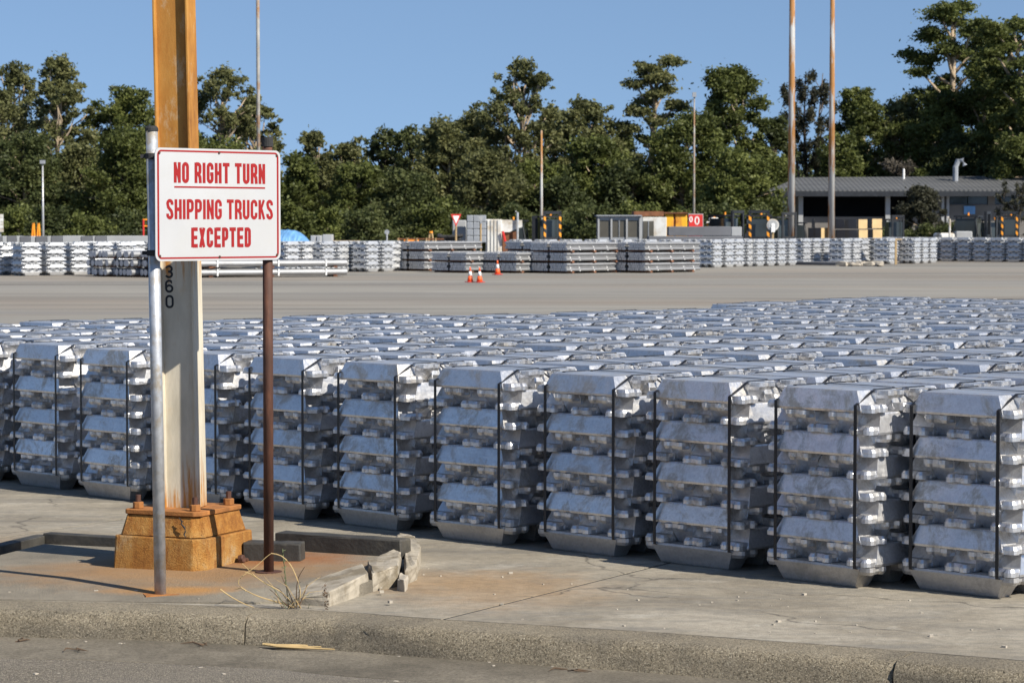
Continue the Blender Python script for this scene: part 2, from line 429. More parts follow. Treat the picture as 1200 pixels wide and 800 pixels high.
M['greypole'] = simple('dull_streaked_pole', (.27,.26,.24), .75, 0, .25, 3, .2, (.24,.13,.06))
def mk_roof():
    g = NG('grey_corrugated_roof'); c = g.n('ShaderNodeTexCoord'); s = g.n('ShaderNodeSeparateXYZ'); g.l(c.outputs['Object'], s.inputs[0])
    wv = g.math('SINE', g.math('MULTIPLY', s.outputs['X'], 26)); v = g.coord()
    col = g.ramp(g.noise(g.coord('Object', (.3,2,2)), .8, 5), [(.3, (.07,.072,.074)), (.7, (.12,.122,.124))])
    return g.bsdf(col, .6, .1, wv, .4, .03)
M['roof'] = mk_roof()
M['shedwall'] = simple('grey_brown_brick', (.16,.15,.14), .9, 0, .15, .8)  # even grey-brown, varied slightly at random
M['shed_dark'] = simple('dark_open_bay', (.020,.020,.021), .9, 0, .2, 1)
M['sign_white'] = simple('sign_white_enamel', (.42,.425,.435), .5, 0, .05, 3, .03, (.41,.41,.405))
M['sign_red'] = simple('sign_red_print', (.26,.002,.003), .8, 0, .06, 6, .02)
M['black_print'] = simple('black_stencil_paint', (.016,.018,.022), .7, 0, .2, 12, .1)

# ------------------------------------------------------------------ ground, road, kerb
KB = [(-420, 697), (-60, 701), (0, 703), (180, 706.5), (316, 712), (420, 717.5), (500, 724), (780, 741), (1074, 763), (1300, 782), (1700, 818)]
KBW = [gp(x, y) for x, y in KB]
d0 = (KBW[0] - KBW[1]).normalized(); KBW.insert(0, KBW[0] + d0*60)
d1 = (KBW[-1] - KBW[-2]).normalized(); KBW.append(KBW[-1] + d1*40)
def ribbon(prev, nxt, i, ps):
    pass
def offs(pts, off):
    res = []
    for i, p in enumerate(pts):
        a = pts[max(i-1, 0)]; b = pts[min(i+1, len(pts)-1)]
        t = (b - a).normalized(); n = Vector((t.y, -t.x, 0))
        if n.y > 0: n = -n
        res.append(p + n*off)
    return res
def strip_mesh(name, rows, mat):
    bm = bmesh.new(); R_ = [[bm.verts.new(p) for p in r] for r in rows]
    for a, b in zip(R_, R_[1:]):
        for i in range(len(a)-1): bm.faces.new((a[i], a[i+1], b[i+1], b[i]))
    bmesh.ops.recalc_face_normals(bm, faces=bm.faces)
    for f in bm.faces:
        if f.normal.z < -.3: f.normal_flip()
    me = bpy.data.meshes.new(name); bm.to_mesh(me); bm.free(); me.materials.append(mat)
    return me
GZ = -0.012
far = [Vector((p.x*1.0 + (p.x)*12, 900, GZ)) for p in KBW]
yard = mobj('yard_ground', strip_mesh('yard_ground', [[Vector((p.x, p.y, GZ)) for p in KBW], [Vector((p.x*1.3, 40, GZ)) for p in KBW], far], M['ground']))
tag(yard, 'wide grey concrete and asphalt storage yard', 'ground', kind='structure')
road = mobj('road', strip_mesh('road', [[p + Vector((0,0,-.128)) for p in offs(KBW, .68)], [p + Vector((0,0,-.15)) for p in offs(KBW, 3)], [Vector((p.x, min(-12, p.y-14), -.15)) for p in KBW]], M['road']))
tag(road, 'dark rough asphalt road in front of the kerb', 'road', kind='structure')
gut = mobj('gutter', strip_mesh('gutter', [[p + Vector((0,0,-.115)) for p in offs(KBW, .25)], [p + Vector((0,0,-.12)) for p in offs(KBW, .50)], [p + Vector((0,0,-.126 + random.uniform(-.003,.003))) for p in offs(KBW, .70)], [p + Vector((0,0,-.16)) for p in offs(KBW, .72)]], M['gutter']))
tag(gut, 'pale concrete gutter strip along the kerb', 'gutter', kind='structure')

kerb = empty('kerb'); tag(kerb, 'low exposed aggregate concrete kerb beside the road', 'kerb', kind='structure')
def along(pts, s):
    """point at arc length s along the kerb polyline"""
    for a, b in zip(pts, pts[1:]):
        L = (b - a).length
        if s <= L: return a + (b - a)*(s/L)
        s -= L
    return pts[-1]
def arclen(pts, q):
    s = 0; best = (1e9, 0)
    for a, b in zip(pts, pts[1:]):
        L = (b - a).length; t = max(0, min(1, (q - a).dot(b - a)/(L*L))); d = (a + (b-a)*t - q).length
        if d < best[0]: best = (d, s + t*L)
        s += L
    return best[1]
j1, j2 = arclen(KBW, gp(316, 712)), arclen(KBW, gp(1074, 763))
cuts = [arclen(KBW, gp(-420, 697)) - 6, j1 - 3.1, j1, j2, j2 + 3.0, j2 + 8]
prof = [(0.0, -.16), (0.0, -.004), (.02, .002), (.10, .002), (.195, .000), (.222, -.006), (.238, -.021), (.246, -.048), (.252, -.085), (.268, -.20)]
for a, b in zip(cuts, cuts[1:]):
    bm = bmesh.new(); n = max(2, int((b-a)/.05)) if a > cuts[0] and b < cuts[-1] + .1 else 40
    rings = []
    for i in range(n+1):
        s = a + .006 + (b - a - .012)*i/n
        p = along(KBW, s); q = along(KBW, s + .02); t = (q - p).normalized(); nn = Vector((t.y, -t.x, 0)); nn = -nn if nn.y > 0 else nn
        ch = random.uniform(.004, .012) if random.random() < .16 else 0
        jit = [random.uniform(-.004, .004) - (ch if 3 < q_ < 8 else 0) for q_ in range(len(prof))]
        rings.append([bm.verts.new(p + nn*(o + j) + Vector((0, 0, z + j*.6))) for (o, z), j in zip(prof, jit)])
    for r0, r1 in zip(rings, rings[1:]):
        for k in range(len(prof)-1): bm.faces.new((r0[k], r1[k], r1[k+1], r0[k+1]))
    bm.faces.new([bm.verts.new(v_.co) for v_ in rings[0]]); bm.faces.new([bm.verts.new(v_.co) for v_ in rings[-1][::-1]])
    bmesh.ops.recalc_face_normals(bm, faces=bm.faces)
    me = bpy.data.meshes.new('kerb_stone'); bm.to_mesh(me); bm.free(); me.materials.append(M['kerb'])
    me.polygons.foreach_set('use_smooth', [True]*len(me.polygons))
    mobj('kerb_stone', me, kerb)

# concrete slabs: parallel joints, running back under the stacks
ja, jb = gp(600, 705), gp(775, 661.5)
jd = (jb - ja).normalized()
jn = Vector((jd.y, -jd.x, 0))                  # towards the right
slabs = []
def kerb_hit(o):                               # where the joint line through o meets the kerb back
    for a, b in zip(KBW, KBW[1:]):
        e = b - a; det = jd.x*(-e.y) + jd.y*e.x
        if abs(det) < 1e-9: continue
        r_ = a - o; t = (r_.x*(-e.y) + r_.y*e.x)/det; u_ = (jd.x*r_.y - jd.y*r_.x)/det
        if 0 <= u_ <= 1: return o + jd*t
    return None
SW = 3.4
lines = []
for k in range(-5, 4):
    o = ja + jn*(SW*k); h = kerb_hit(o)
    if h: lines.append((k, h))
for (k0, h0), (k1, h1) in zip(lines, lines[1:]):
    s0, s1 = arclen(KBW, h0), arclen(KBW, h1)
    if s0 > s1: s0, s1 = s1, s0
    front = [along(KBW, s0 + (s1-s0)*i/8) for i in range(9)]
    if (front[0]-h0).length > (front[-1]-h0).length: front = front[::-1]
    base = (ja - h0).dot(jd)
    edges = [-.0] + [ (5.2 + 5.5*i) for i in range(6)]
    g_ = .011
    for i in range(len(edges)-1):
        e0 = edges[i]; e1 = edges[i+1]
        ref0 = ja + jn*(SW*k0); ref1 = ja + jn*(SW*k1)
        if i == 0: near = [p + jd*.004 for p in front]
        else: near = [ref0 + jd*(e0+g_), ref1 + jd*(e0+g_)]
        back = [ref1 + jd*(e1-g_), ref0 + jd*(e1-g_)]
        poly = near + back
        poly[0] = poly[0] + jn*g_; poly[len(near)-1] = poly[len(near)-1] - jn*g_
        poly[-2] = poly[-2] - jn*g_; poly[-1] = poly[-1] + jn*g_
        MB().prism([(p.x, p.y) for p in poly], -.011, 0.0).obj('concrete_slab', M['slab'], yard)

for k, h in lines:
    o0 = h + jd*.02; o1 = ja + jn*(SW*k) + jd*32.6
    MB().prism([(p.x, p.y) for p in (o0 - jn*.0105, o1 - jn*.0105, o1 + jn*.0105, o0 + jn*.0105)], -.0125, -.003).obj('joint_sealant', M['rubber'], yard)
# ------------------------------------------------------------------ traffic island with broken kerbs
isl = [(-260, 672, .002), (0, 650, .02), (52, 637, .045), (140, 641, .05), (300, 638, .055), (380, 641, .06), (455, 645, .06), (470, 655, .06),
       (462, 668, .055), (425, 684, .05), (375, 697, .03), (300, 705.5, .008), (180, 705, .004), (0, 701.5, .003), (-260, 697.5, .002)]
bm = bmesh.new()
iv = [gp(x, y, z) for x, y, z in isl]
cen = gp(235, 668, .045)
vt = [bm.verts.new(p) for p in iv]; vm = [bm.verts.new(p.lerp(cen, .45) + Vector((0,0,.004))) for p in iv]; vc = bm.verts.new(cen)
vb = [bm.verts.new((p.x, p.y, -.05)) for p in iv]
N = len(iv)
for i in range(N):
    j = (i+1) % N
    bm.faces.new((vt[i], vt[j], vm[j], vm[i])); bm.faces.new((vm[i], vm[j], vc)); bm.faces.new((vb[i], vb[j], vt[j], vt[i]))
bmesh.ops.recalc_face_normals(bm, faces=bm.faces)
me = bpy.data.meshes.new('traffic_island'); bm.to_mesh(me); bm.free(); me.materials.append(M['island'])
island = mobj('traffic_island', me); tag(island, 'rust stained concrete traffic island around the column', 'traffic island', kind='structure')

def rough_block(name, px, z0, z1, mat, parent=None, jit=.006, bev=.01, zt=None, sub=3):
    """irregular stone from ground points given bottom outline"""
    pts = [gp(x, y, z0) for x, y in px]
    mb = MB(); n = len(pts)
    zt = zt or [z1]*n
    v = [(p.x, p.y, z0) for p in pts] + [(p.x, p.y, zt[i]) for i, p in enumerate(pts)]
    mb._add(v, [tuple(range(n))[::-1], tuple(range(n, 2*n))] + [(i,(i+1)%n,(i+1)%n+n,i+n) for i in range(n)])
    mb.bevel(bev, 2)
    bmesh.ops.triangulate(mb.bm, faces=[f for f in mb.bm.faces if len(f.verts) > 4])
    bmesh.ops.subdivide_edges(mb.bm, edges=[e for e in mb.bm.edges if e.calc_length() > .05], cuts=sub, use_grid_fill=True)
    for vv in mb.bm.verts: vv.co += Vector([random.uniform(-jit, jit) for _ in range(3)])
    return mb.obj(name, mat, parent)
# broken kerb pieces on the right end of the island
rough_block('kerb_stone', [(285, 706), (318, 712.5), (386, 716), (432, 699.5), (425, 688), (375, 697), (330, 703)], -.02, .09, M['palekerb'], island, .003, .008,
            [-.0, .008, .065, .088, .088, .06, .018])
rough_block('kerb_stone', [(436, 698.5), (466, 692), (470, 676), (462, 671), (431, 685)], -.02, .10, M['palekerb'], island, .003, .008, [.080, .092, .095, .095, .09])
rough_block('kerb_stone', [(474, 691), (489, 684), (493, 664), (487, 651), (468, 645), (462, 652), (474, 664)], -.02, .10, M['palekerb'], island, .003, .012, [.065, .075, .08, .08, .075, .075, .08])
rough_block('kerb_fragment', [(466, 694), (474, 696), (478, 690), (470, 686)], -.01, .05, M['stone'], island, .005, .006, sub=1)
# dark border strips of the island on the left
def strip_box(name, a, b, wdt, z0, z1, mat, parent=None, ja_=.0):
    a = Vector(a); b = Vector(b); t = (b-a).normalized(); n = Vector((-t.y, t.x, 0))*wdt/2
    pts = [a-n, b-n, b+n, a+n]
    return MB().prism([(p.x, p.y) for p in pts], z0, z1).bevel(.004).obj(name, mat, parent)
strip_box('border_strip', gp(-90, 670), gp(50, 636.5), .07, .0, .046, M['beam'], island)
strip_box('border_strip', gp(55, 637), gp(150, 643), .07, .0, .058, M['beam'], island)
for k, (x0, y0, x1, y1, wd, z0, hh, lb) in enumerate([(322, 647, 470, 656.5, .10, .045, .095, 'long dark weathered timber beam on the island behind the brown pole'),
                                     (284, 657.5, 352, 659, .10, .05, .088, 'short dark timber block between concrete plinth and long beam')]):
    a, b = gp(x0, y0, z0), gp(x1, y1, z0)
    t = (b-a).normalized(); n = Vector((-t.y, t.x, 0)); n = n if n.y > 0 else -n
    mb = MB().prism([((a).x, a.y), (b.x, b.y), ((b+n*wd).x, (b+n*wd).y), ((a+n*wd).x, (a+n*wd).y)], z0, z0+hh).bevel(.008, 2)
    bmesh.ops.subdivide_edges(mb.bm, edges=[e for e in mb.bm.edges if e.calc_length() > .2], cuts=6, use_grid_fill=True)
    for vv in mb.bm.verts: vv.co += Vector([random.uniform(-.002, .002) for _ in range(3)])
    tag(mb.obj('timber_beam', M['beam']), lb, 'timber beam')

# ------------------------------------------------------------------ plinth + steel column
RZ = math.atan2(-.407, .913)                   # plinth rotation
plinth = empty('concrete_plinth', (PLC.x, PLC.y, 0.03), RZ)
tag(plinth, 'rust stained stepped concrete footing carrying the tall steel column', 'footing')
def chsq(h, c): return [(-h+c*.3,-h), (h-c,-h), (h,-h+c), (h,h-c*.3), (h-c*.3,h), (-h+c*.3,h), (-h,h-c*.3), (-h,-h+c*.3)]
mb = MB().prism(chsq(.238,.05), 0, .155, chsq(.232,.05))
mb.bevel(.005, 2)
for vv in mb.bm.verts: vv.co += Vector([random.uniform(-.0018,.0018) for _ in range(3)])
mb.obj('lower_block', M['plinth'], plinth)
mb = MB().prism(chsq(.214,.05), .157, .25, chsq(.190,.04)); mb.bevel(.005, 2)
for vv in mb.bm.verts: vv.co += Vector([random.uniform(-.0018,.0018) for _ in range(3)])
mb.obj('upper_block', M['plinth'], plinth)
MB().prism(chsq(.196,.03), .252, .274).bevel(.003).obj('base_plate', M['rustplate'], plinth)
# the open crack near the front corner
ck = MB(); cp_ = [(.105,-.2125,.247), (.122,-.216,.232), (.118,-.219,.222), (.138,-.222,.205), (.145,-.2275,.190), (.139,-.229,.176), (.149,-.232,.163)]
ck.tube(cp_, [.003,.0045,.003,.005,.0035,.004,.002], 5); ck.obj('crack', M['rubber'], plinth)
column = empty('steel_column', (PLC.x + .01, PLC.y - .02, .305), R(-12))
tag(column, 'tall orange rusted steel column behind the white sign', 'column')
column.rotation_euler = (0, R(-1.05), R(-12))
Wc, Dc, tf, tw, HC = .083, .062, .011, .009, 7.0
WY = -.030
MB().box(-Wc+tf, Wc-tf, WY-tw/2, WY+tw/2, 0, HC).obj('web', M['column'], column)
MB().box(-Wc, -Wc+tf, -Dc, Dc, 0, HC).bevel(.002).obj('flange', M['column'], column)
MB().box(Wc-tf, Wc, -Dc, Dc, 0, HC).bevel(.002).obj('flange', M['column'], column)
for sx, sy in ((-1,-1), (1,-1), (1,1), (-1,1)):
    e = empty('anchor_bolt', (sx*.15, sy*.15, .274), 0, plinth)
    MB().prism([(.026*math.cos(a), .026*math.sin(a)) for a in [k*math.pi/3+.3 for k in range(6)]], 0, .030).bevel(.003).obj('nut', M['rustplate'], e)
    MB().tube([(0,0,.02), (0,0,.062)], .0125, 10).obj('stud', M['brownpole'], e)

# ------------------------------------------------------------------ lettering (stroke letters, built flat at real size)
def arc(cx, cy, rx, ry, a0, a1, n=10):
    return [(cx + rx*math.cos(R(a0 + (a1-a0)*i/n)), cy + ry*math.sin(R(a0 + (a1-a0)*i/n))) for i in range(n+1)]
def glyphs(wd, h, s):
    """centre-line strokes for a condensed grotesque; wd letter width, h height, s stroke width"""
    x0, x1, y0, y1 = s/2, wd-s/2, s*.42, h-s*.42; xm = wd/2; rx = (x1-x0)/2; ym = h/2
    G = {}
    rr = min(rx, h*.22)
    def bowl(ya, yb):  # D-like bowl on the right
        r2 = min(rx, (yb-ya)/2)
        return [(x0, yb)] + [(x1-r2, yb)] + arc(x1-r2, yb-r2, r2, r2, 90, 0, 6)[1:] + arc(x1-r2, ya+r2, r2, r2, 0, -90, 6) + [(x0, ya)]
    O = arc(x0+rr, y1-rr*1.1, rr, rr*1.1, 180, 90, 6) + arc(x1-rr, y1-rr*1.1, rr, rr*1.1, 90, 0, 6) + arc(x1-rr, y0+rr*1.1, rr, rr*1.1, 0, -90, 6) + arc(x0+rr, y0+rr*1.1, rr, rr*1.1, -90, -180, 6)
    G['O'] = [O + [O[0]]]; G['0'] = G['O']
    G['N'] = [[(x0,0),(x0,h)], [(x1,0),(x1,h)], [(x0+s*.05,h-s*.45),(x1-s*.05,s*.45)]]
    G['I'] = [[(s/2,0),(s/2,h)]]
    G['H'] = [[(x0,0),(x0,h)], [(x1,0),(x1,h)], [(x0,ym),(x1,ym)]]
    G['T'] = [[(0,y1),(wd,y1)], [(xm,0),(xm,y1)]]
    G['E'] = [[(x0,0),(x0,h)], [(x0,y1),(wd,y1)], [(x0,ym),(wd*.93,ym)], [(x0,y0),(wd,y0)]]
    G['U'] = [[(x0,h)] + arc(x0+rr, y0+rr*1.1, rr, rr*1.1, 180, 270, 6) + arc(x1-rr, y0+rr*1.1, rr, rr*1.1, 270, 360, 6) + [(x1,h)]]
    G['P'] = [[(x0,0),(x0,h)], bowl(h*.43, y1)]
    G['D'] = [[(x0,0),(x0,h)], bowl(y0, y1)]
    G['R'] = [[(x0,0),(x0,h)], bowl(h*.46, y1), [(xm*1.05,h*.46),(x1,h*.30),(x1+s*.1,0)]]
    G['K'] = [[(x0,0),(x0,h)], [(x0,h*.34),(x1-s*.02,h)], [(x0+s*.7,h*.52),(x1+s*.05,0)]]
    G['X'] = [[(x0,0),(x1,h)], [(x0,h),(x1,0)]]
    G['C'] = [[(x1, h*.66)] + arc(x1-rr, y1-rr*1.1, rr, rr*1.1, 0, 90, 6) + arc(x0+rr, y1-rr*1.1, rr, rr*1.1, 90, 180, 6) + arc(x0+rr, y0+rr*1.1, rr, rr*1.1, 180, 270, 6) + arc(x1-rr, y0+rr*1.1, rr, rr*1.1, 270, 360, 6) + [(x1, h*.34)]]
    G['G'] = [G['C'][0][:-1] + [(x1, h*.45)], [(xm,h*.45),(x1+s*.45,h*.45)]]
    G['S'] = [[(x1, h*.72)] + arc(x1-rr, y1-rr, rr, rr, 0, 90, 6) + arc(x0+rr, y1-rr, rr, rr, 90, 200, 8) + [(x0+s*.25,h*.60), (x1-s*.25,h*.40)] + arc(x1-rr, y0+rr, rr, rr, 20, -90, 8) + arc(x0+rr, y0+rr, rr, rr, -90, -180, 6) + [(x0, h*.28)]]
    G['3'] = [arc(xm, h*.745, rx, h*.745-h/2+ (y1-h*.745)*0+ -s*.0 + (y1-h*.745)*0, 160, -70, 12)]
    up = arc(xm, (y1+ym)/2, rx*.94, (y1-ym)/2, 160, -90, 12); dn = arc(xm, (y0+ym)/2, rx, (ym-y0)/2, 90, -160, 12)
    G['3'] = [up + [(xm*.8, ym)], [(xm*.8, ym-.0001)] + dn]
    G['6'] = [arc(xm, h*.30+s*.1, rx, h*.30+s*.1-y0, 0, 360, 18), [(x1*.97, h*.80)] + arc(xm, h*.66, rx, y1-h*.66, 30, 180, 8) + [(x0, h*.32)]]
    return G
ZC = [0]
def stroke(bm, pts, s, ox, oy, z):
    P = [Vector((p[0]+ox, p[1]+oy, 0)) for p in pts]
    Q = [P[0]]
    for p in P[1:]:
        if (p - Q[-1]).length > 1e-5: Q.append(p)
    P = Q
    closed = (P[0]-P[-1]).length < 1e-4
    if closed: P = P[:-1]
    L, Rr = [], []; n = len(P)
    for i in range(n):
        if closed: a, b = P[i-1], P[(i+1) % n]
        else: a, b = P[max(i-1,0)], P[min(i+1,n-1)]
        t1 = (P[i]-a).normalized() if (P[i]-a).length > 0 else (b-P[i]).normalized()
        t2 = (b-P[i]).normalized() if (b-P[i]).length > 0 else t1
        t = (t1+t2).normalized(); nn = Vector((-t.y, t.x, 0)); k = 1/max(.6, nn.dot(Vector((-t1.y, t1.x, 0))))
        ZC[0] += 1
        L.append(bm.verts.new(P[i] + nn*s/2*k + Vector((0,0,z)))); Rr.append(bm.verts.new(P[i] - nn*s/2*k + Vector((0,0,z))))
    for i in range(n if closed else n-1):
        j = (i+1) % n
        bm.faces.new((L[i], Rr[i], Rr[j], L[j]))
def word_mesh(name, text, width, h, s, mat, gap=None):
    """word of total width, standing on y=0, centred on x=0, facing +z"""
    gapf, spf = .26, .55
    nl = sum(1 for c in text if c not in 'I ')
    ni = text.count('I'); ns = text.count(' '); ng = len(text)-1-2*ns
    # width = nl*wd + ni*s + ng*gap + ns*space
    gp_ = s*.42; wd = (width - ni*s - ng*gp_ - ns*s*1.9)/nl
    G = glyphs(wd, h, s); bm = bmesh.new(); x = -width/2; zz = .0004
    for i, c in enumerate(text):
        if c == ' ': x += s*1.9 - gp_ ; continue
        for si, st in enumerate(G[c]):
            zz += .00012
            stroke(bm, st, s*(.72 if (c == 'N' and si == 2) else .88 if c in 'XK' and si > 0 else 1), x, 0, zz)
        zz = .0004
        x += (s if c == 'I' else wd) + gp_
    for f in bm.faces:
        f.normal_update()
        if f.normal.z < 0: f.normal_flip()
    # thickness of the print
    me = bpy.data.meshes.new(name); bm.to_mesh(me); bm.free(); me.materials.append(mat)
    return me

# ------------------------------------------------------------------ road sign on its two poles
gb = gp(188, 697, .01); bb = gp(315, 670, .05)
sy0 = gb.y - .050; sy1 = bb.y + .01
SL = Vector((xat(182.5, sy0), sy0, 0)); SR = Vector((xat(329, sy1), sy1, 0))
sd = (SR - SL); SWID = sd.length; sang = math.atan2(sd.y, sd.x)
SH = .482; SCZ = 1.681; SDY = sy1 - sy0
smid = (SL + SR)/2
sign = empty('road_sign', (smid.x, smid.y, SCZ), 0)
sign.rotation_euler = (math.pi/2, 0, sang)      # local x right, y up, z towards viewer
tag(sign, 'white sign with red lettering NO RIGHT TURN SHIPPING TRUCKS EXCEPTED', 'sign')
def rrect(w_, h_, r, n=6):
    pts = []
    for cx, cy, a in ((w_/2-r, h_/2-r, 0), (-w_/2+r, h_/2-r, 90), (-w_/2+r, -h_/2+r, 180), (w_/2-r, -h_/2+r, 270)):
        pts += arc(cx, cy, r, r, a, a+90, n)
    return pts
MB().prism(rrect(SWID, SH, .028), -.004, 0).obj('panel', M['sign_white'], sign)
bm = bmesh.new(); o_ = rrect(SWID-.022, SH-.018, .022); i_ = rrect(SWID-.042, SH-.033, .014)
vo = [bm.verts.new((x, y, .0006)) for x, y in o_]; vi = [bm.verts.new((x, y, .0006)) for x, y in i_]
for k in range(len(vo)):
    j = (k+1) % len(vo)
    bm.faces.new((vo[k], vo[j], vi[j], vi[k]))
me = bpy.data.meshes.new('border'); bm.to_mesh(me); bm.free(); me.materials.append(M['sign_red']); mobj('border_line', me, sign)
def sx_(px):                                    # photograph column -> place along the sign
    a = (px-CX)/F; t = (a*SL.y - SL.x)/(sd.x - a*sd.y); return (t-.5)*SWID
def wordat(text, pl, pr, ytop, ybot, s):
    xl, xr = sx_(pl), sx_(pr); Y = sy0 + ((xl+xr)/2/SWID+.5)*SDY
    z1, z0 = zat(ytop, Y), zat(ybot, Y)
    mobj('lettering', word_mesh('lettering', text, xr-xl, z1-z0, s, M['sign_red']), sign, ((xl+xr)/2, z0-SCZ, .0))
wordat('NO RIGHT TURN', 204.3, 311.2, 191.2, 215.0, .0160)
wordat('SHIPPING TRUCKS', 195.3, 320.2, 234.0, 257.0, .0148)
wordat('EXCEPTED', 224.3, 294.2, 266.8, 289.6, .0160)
xl, xr = sx_(204.8), sx_(311); zu = zat(219.8, 11.5) - SCZ
MB().box(xl, xr, zu-.0035, zu+.0035, .0003, .0009).obj('underline', M['sign_red'], sign)
for (x, y) in ((-SWID/2+.022, SH/2-.022), (0, SH/2-.016), (SWID/2-.022, SH/2-.022), (-SWID/2+.022, -SH/2+.022), (0, -SH/2+.016), (SWID/2-.022, -SH/2+.022)):
    MB().tube([(x, y, 0), (x, y, .004)], .0055, 8).obj('screw', M['brownpole'], sign)
# grey galvanised pole
gpole = empty('sign_pole', gb)
tag(gpole, 'grey galvanised pipe holding the left side of the sign', 'pole')
toff = Vector((-.022, .035, 0))
gt = dp(177.8, 152, gb.y + .035)
MB().tube([(0,0,0), (gt.x-gb.x, .035, gt.z-gb.z)], .0255, 20).obj('pipe', M['galv'], gpole, True)
MB().tube([(gt.x-gb.x, .035, gt.z-gb.z-.006), (gt.x-gb.x, .035, gt.z-gb.z+.006), (gt.x-gb.x, .035, gt.z-gb.z+.016)], [.029,.028,.020], 16).obj('cap', M['rubber'], gpole)
MB().box(-.07, .075, -.045, .05, -.004, .006).obj('foot_plate', M['rustplate'], gpole, rot=(0,0,sang-.5))
for zz in (SCZ + SH/2 - .035 - gb.z, SCZ - SH/2 + .035 - gb.z):
    f_ = zz/(gt.z-gb.z); ox = (gt.x-gb.x)*f_
    m_ = MB(); m_.tube([(ox, .035*f_, zz-.012), (ox, .035*f_, zz+.012)], .031, 16); m_.box(ox-.05, ox-.024, .035*f_-.008, .035*f_+.008, zz-.008, zz+.008)
    m_.obj('clamp', M['rubber'], gpole)
# brown pole
bt = dp(313.2, 164, bb.y)
bpole = empty('sign_pole', bb); tag(bpole, 'dark brown rusted pipe holding the right side of the sign', 'pole')
MB().tube([(0,0,0), (bt.x-bb.x, 0, bt.z-bb.z)], .0225, 20).obj('pipe', M['brownpole'], bpole, True)
mb = MB().tube([(bt.x-bb.x, 0, bt.z-bb.z-.03), (bt.x-bb.x, 0, bt.z-bb.z+.012)], [.0265,.0255], 16); mb.obj('cap', M['rubber'], bpole)
MB().tube([(0,0,-.012), (0,0,.004)], .06, 16).obj('flange_plate', M['brownpole'], bpole)
# 360 stencilled on the column web
Yw = PLC.y - .03
for ch, yt in (('3', 310.5), ('6', 327.5), ('0', 345.5)):
    z1, z0 = zat(yt, Yw), zat(yt+15, Yw); zc = z0 - .305
    me = word_mesh('digit', ch, .040, z1-z0, .0100, M['black_print'])
    o = mobj('digit', me, column, (-Wc + tf + .031, WY - tw/2 - .0005, zc), (math.pi/2, 0, 0))

ORD5 = ['left part below the kerb', 'left of the kerb joint', 'right of the long bark strip', 'right of the picture centre', 'at the left picture edge']
# loose bolts, stick, weed, pebbles
for (px, py, nm, lb) in ((271, 657, .0, 'dark loose nut lying at the foot of the plinth'), (283, 658, .4, 'rusty loose bolt beside the dark nut near the plinth')):
    p = gp(px, py, .055); mb = MB()
    mb.prism([(.022*math.cos(a), .022*math.sin(a)) for a in [k*math.pi/3 for k in range(6)]], -.012, .014).bevel(.004)
    if nm: mb.tube([(0,0,0), (.05,.0,.004)], .009, 8)
    tag(mb.obj('loose_bolt' if nm else 'loose_nut', M['brownpole'] if nm else M['rubber'], None, False, (p.x, p.y, .068), (1.3, .2, nm*3)), lb, 'bolt')
mb = MB(); rk = random.Random(3)
for k in range(6):
    a = gp(308 + k*3, 757.5 + k*.5, -.112); b = gp(352 + k*8, 758 + rk.uniform(0, 4), -.112)
    m_ = (a+b)/2 + Vector((0, 0, rk.uniform(.004,.012)))
    mb.tube([a+Vector((0,0,.012)), m_, b+Vector((0,0,.006))], [.006,.005,.003], 5)
tag(mb.obj('dry_palm_strip', M['twig']), 'long dry bark strip lying in the gutter at the kerb joint', 'bark strip')
for k, (px, py) in enumerate(((90, 762), (236, 757), (470, 764), (662, 786), (20, 752))):
    p = gp(px, py, -.12); mb = MB()
    for j in range(3):
        a0 = rk.uniform(0, 6); L_ = rk.uniform(.02, .06); b_ = p + Vector((rk.uniform(-.03,.03), rk.uniform(-.02,.02), .004))
        mb.tube([b_, b_ + Vector((math.cos(a0)*L_, math.sin(a0)*L_*.6, .008)), b_ + Vector((math.cos(a0+.4)*L_*1.8, math.sin(a0+.4)*L_, .002))], [.003,.004,.001], 5)
    o = mb.obj('leaf_litter', M['twig_dark']); o['kind'] = 'stuff'; tag(o, 'brown dry leaf litter lying in the gutter, ' + ORD5[k], 'leaf litter')
# weed
wb = gp(345, 712, .004); weed = empty('dry_weed', wb); tag(weed, 'dry weed with arching straw stems growing at the kerb edge', 'weed')
def pxl(x, y, dy=0): 
    q = dp(x, y, wb.y+dy); return q - wb
stems = [([(345,712),(338,700),(325,690),(312,684),(300,676),(292,668),(284,660)], 'twig'), ([(343,711),(322,704),(306,700),(288,692),(278,684),(281,676),(300,664),(312,652),(318,648)], 'twig'),
         ([(318,648),(330,650),(340,660),(346,672),(352,688),(352,700)], 'twig'), ([(345,712),(340,696),(334,684),(330,674)], 'twig_dark'), ([(350,712),(356,697),(360,684)], 'twig_dark'),
         ([(348,712),(347,692),(349,676),(357,664)], 'twig_dark'), ([(342,712),(330,704),(322,695),(316,690)], 'twig_dark'), ([(258,690),(272,700),(288,708),(300,712)], 'twig'),
         ([(352,712),(350,703),(351,690)], 'twig_dark'), ([(300,676),(294,672),(287,670)], 'twig'), ([(288,692),(283,688),(276,690)], 'twig')]
for i, (pt, mt) in enumerate(stems):
    P_ = [pxl(x, y, .05*math.sin(i*2.1)*k/len(pt)) for k, (x, y) in enumerate(pt)]
    # smooth
    Q = []
    for a, b in zip(P_, P_[1:]): Q += [a, (a+b)/2]
    Q.append(P_[-1])
    Q = [Q[0]] + [(Q[k-1]+Q[k]*2+Q[k+1])/4 for k in range(1, len(Q)-1)] + [Q[-1]]
    MB().tube(Q, [.0030*(1-.6*k/len(Q)) for k in range(len(Q))], 5).obj('stem', M[mt], weed)
mb = MB(); rk = random.Random(5)
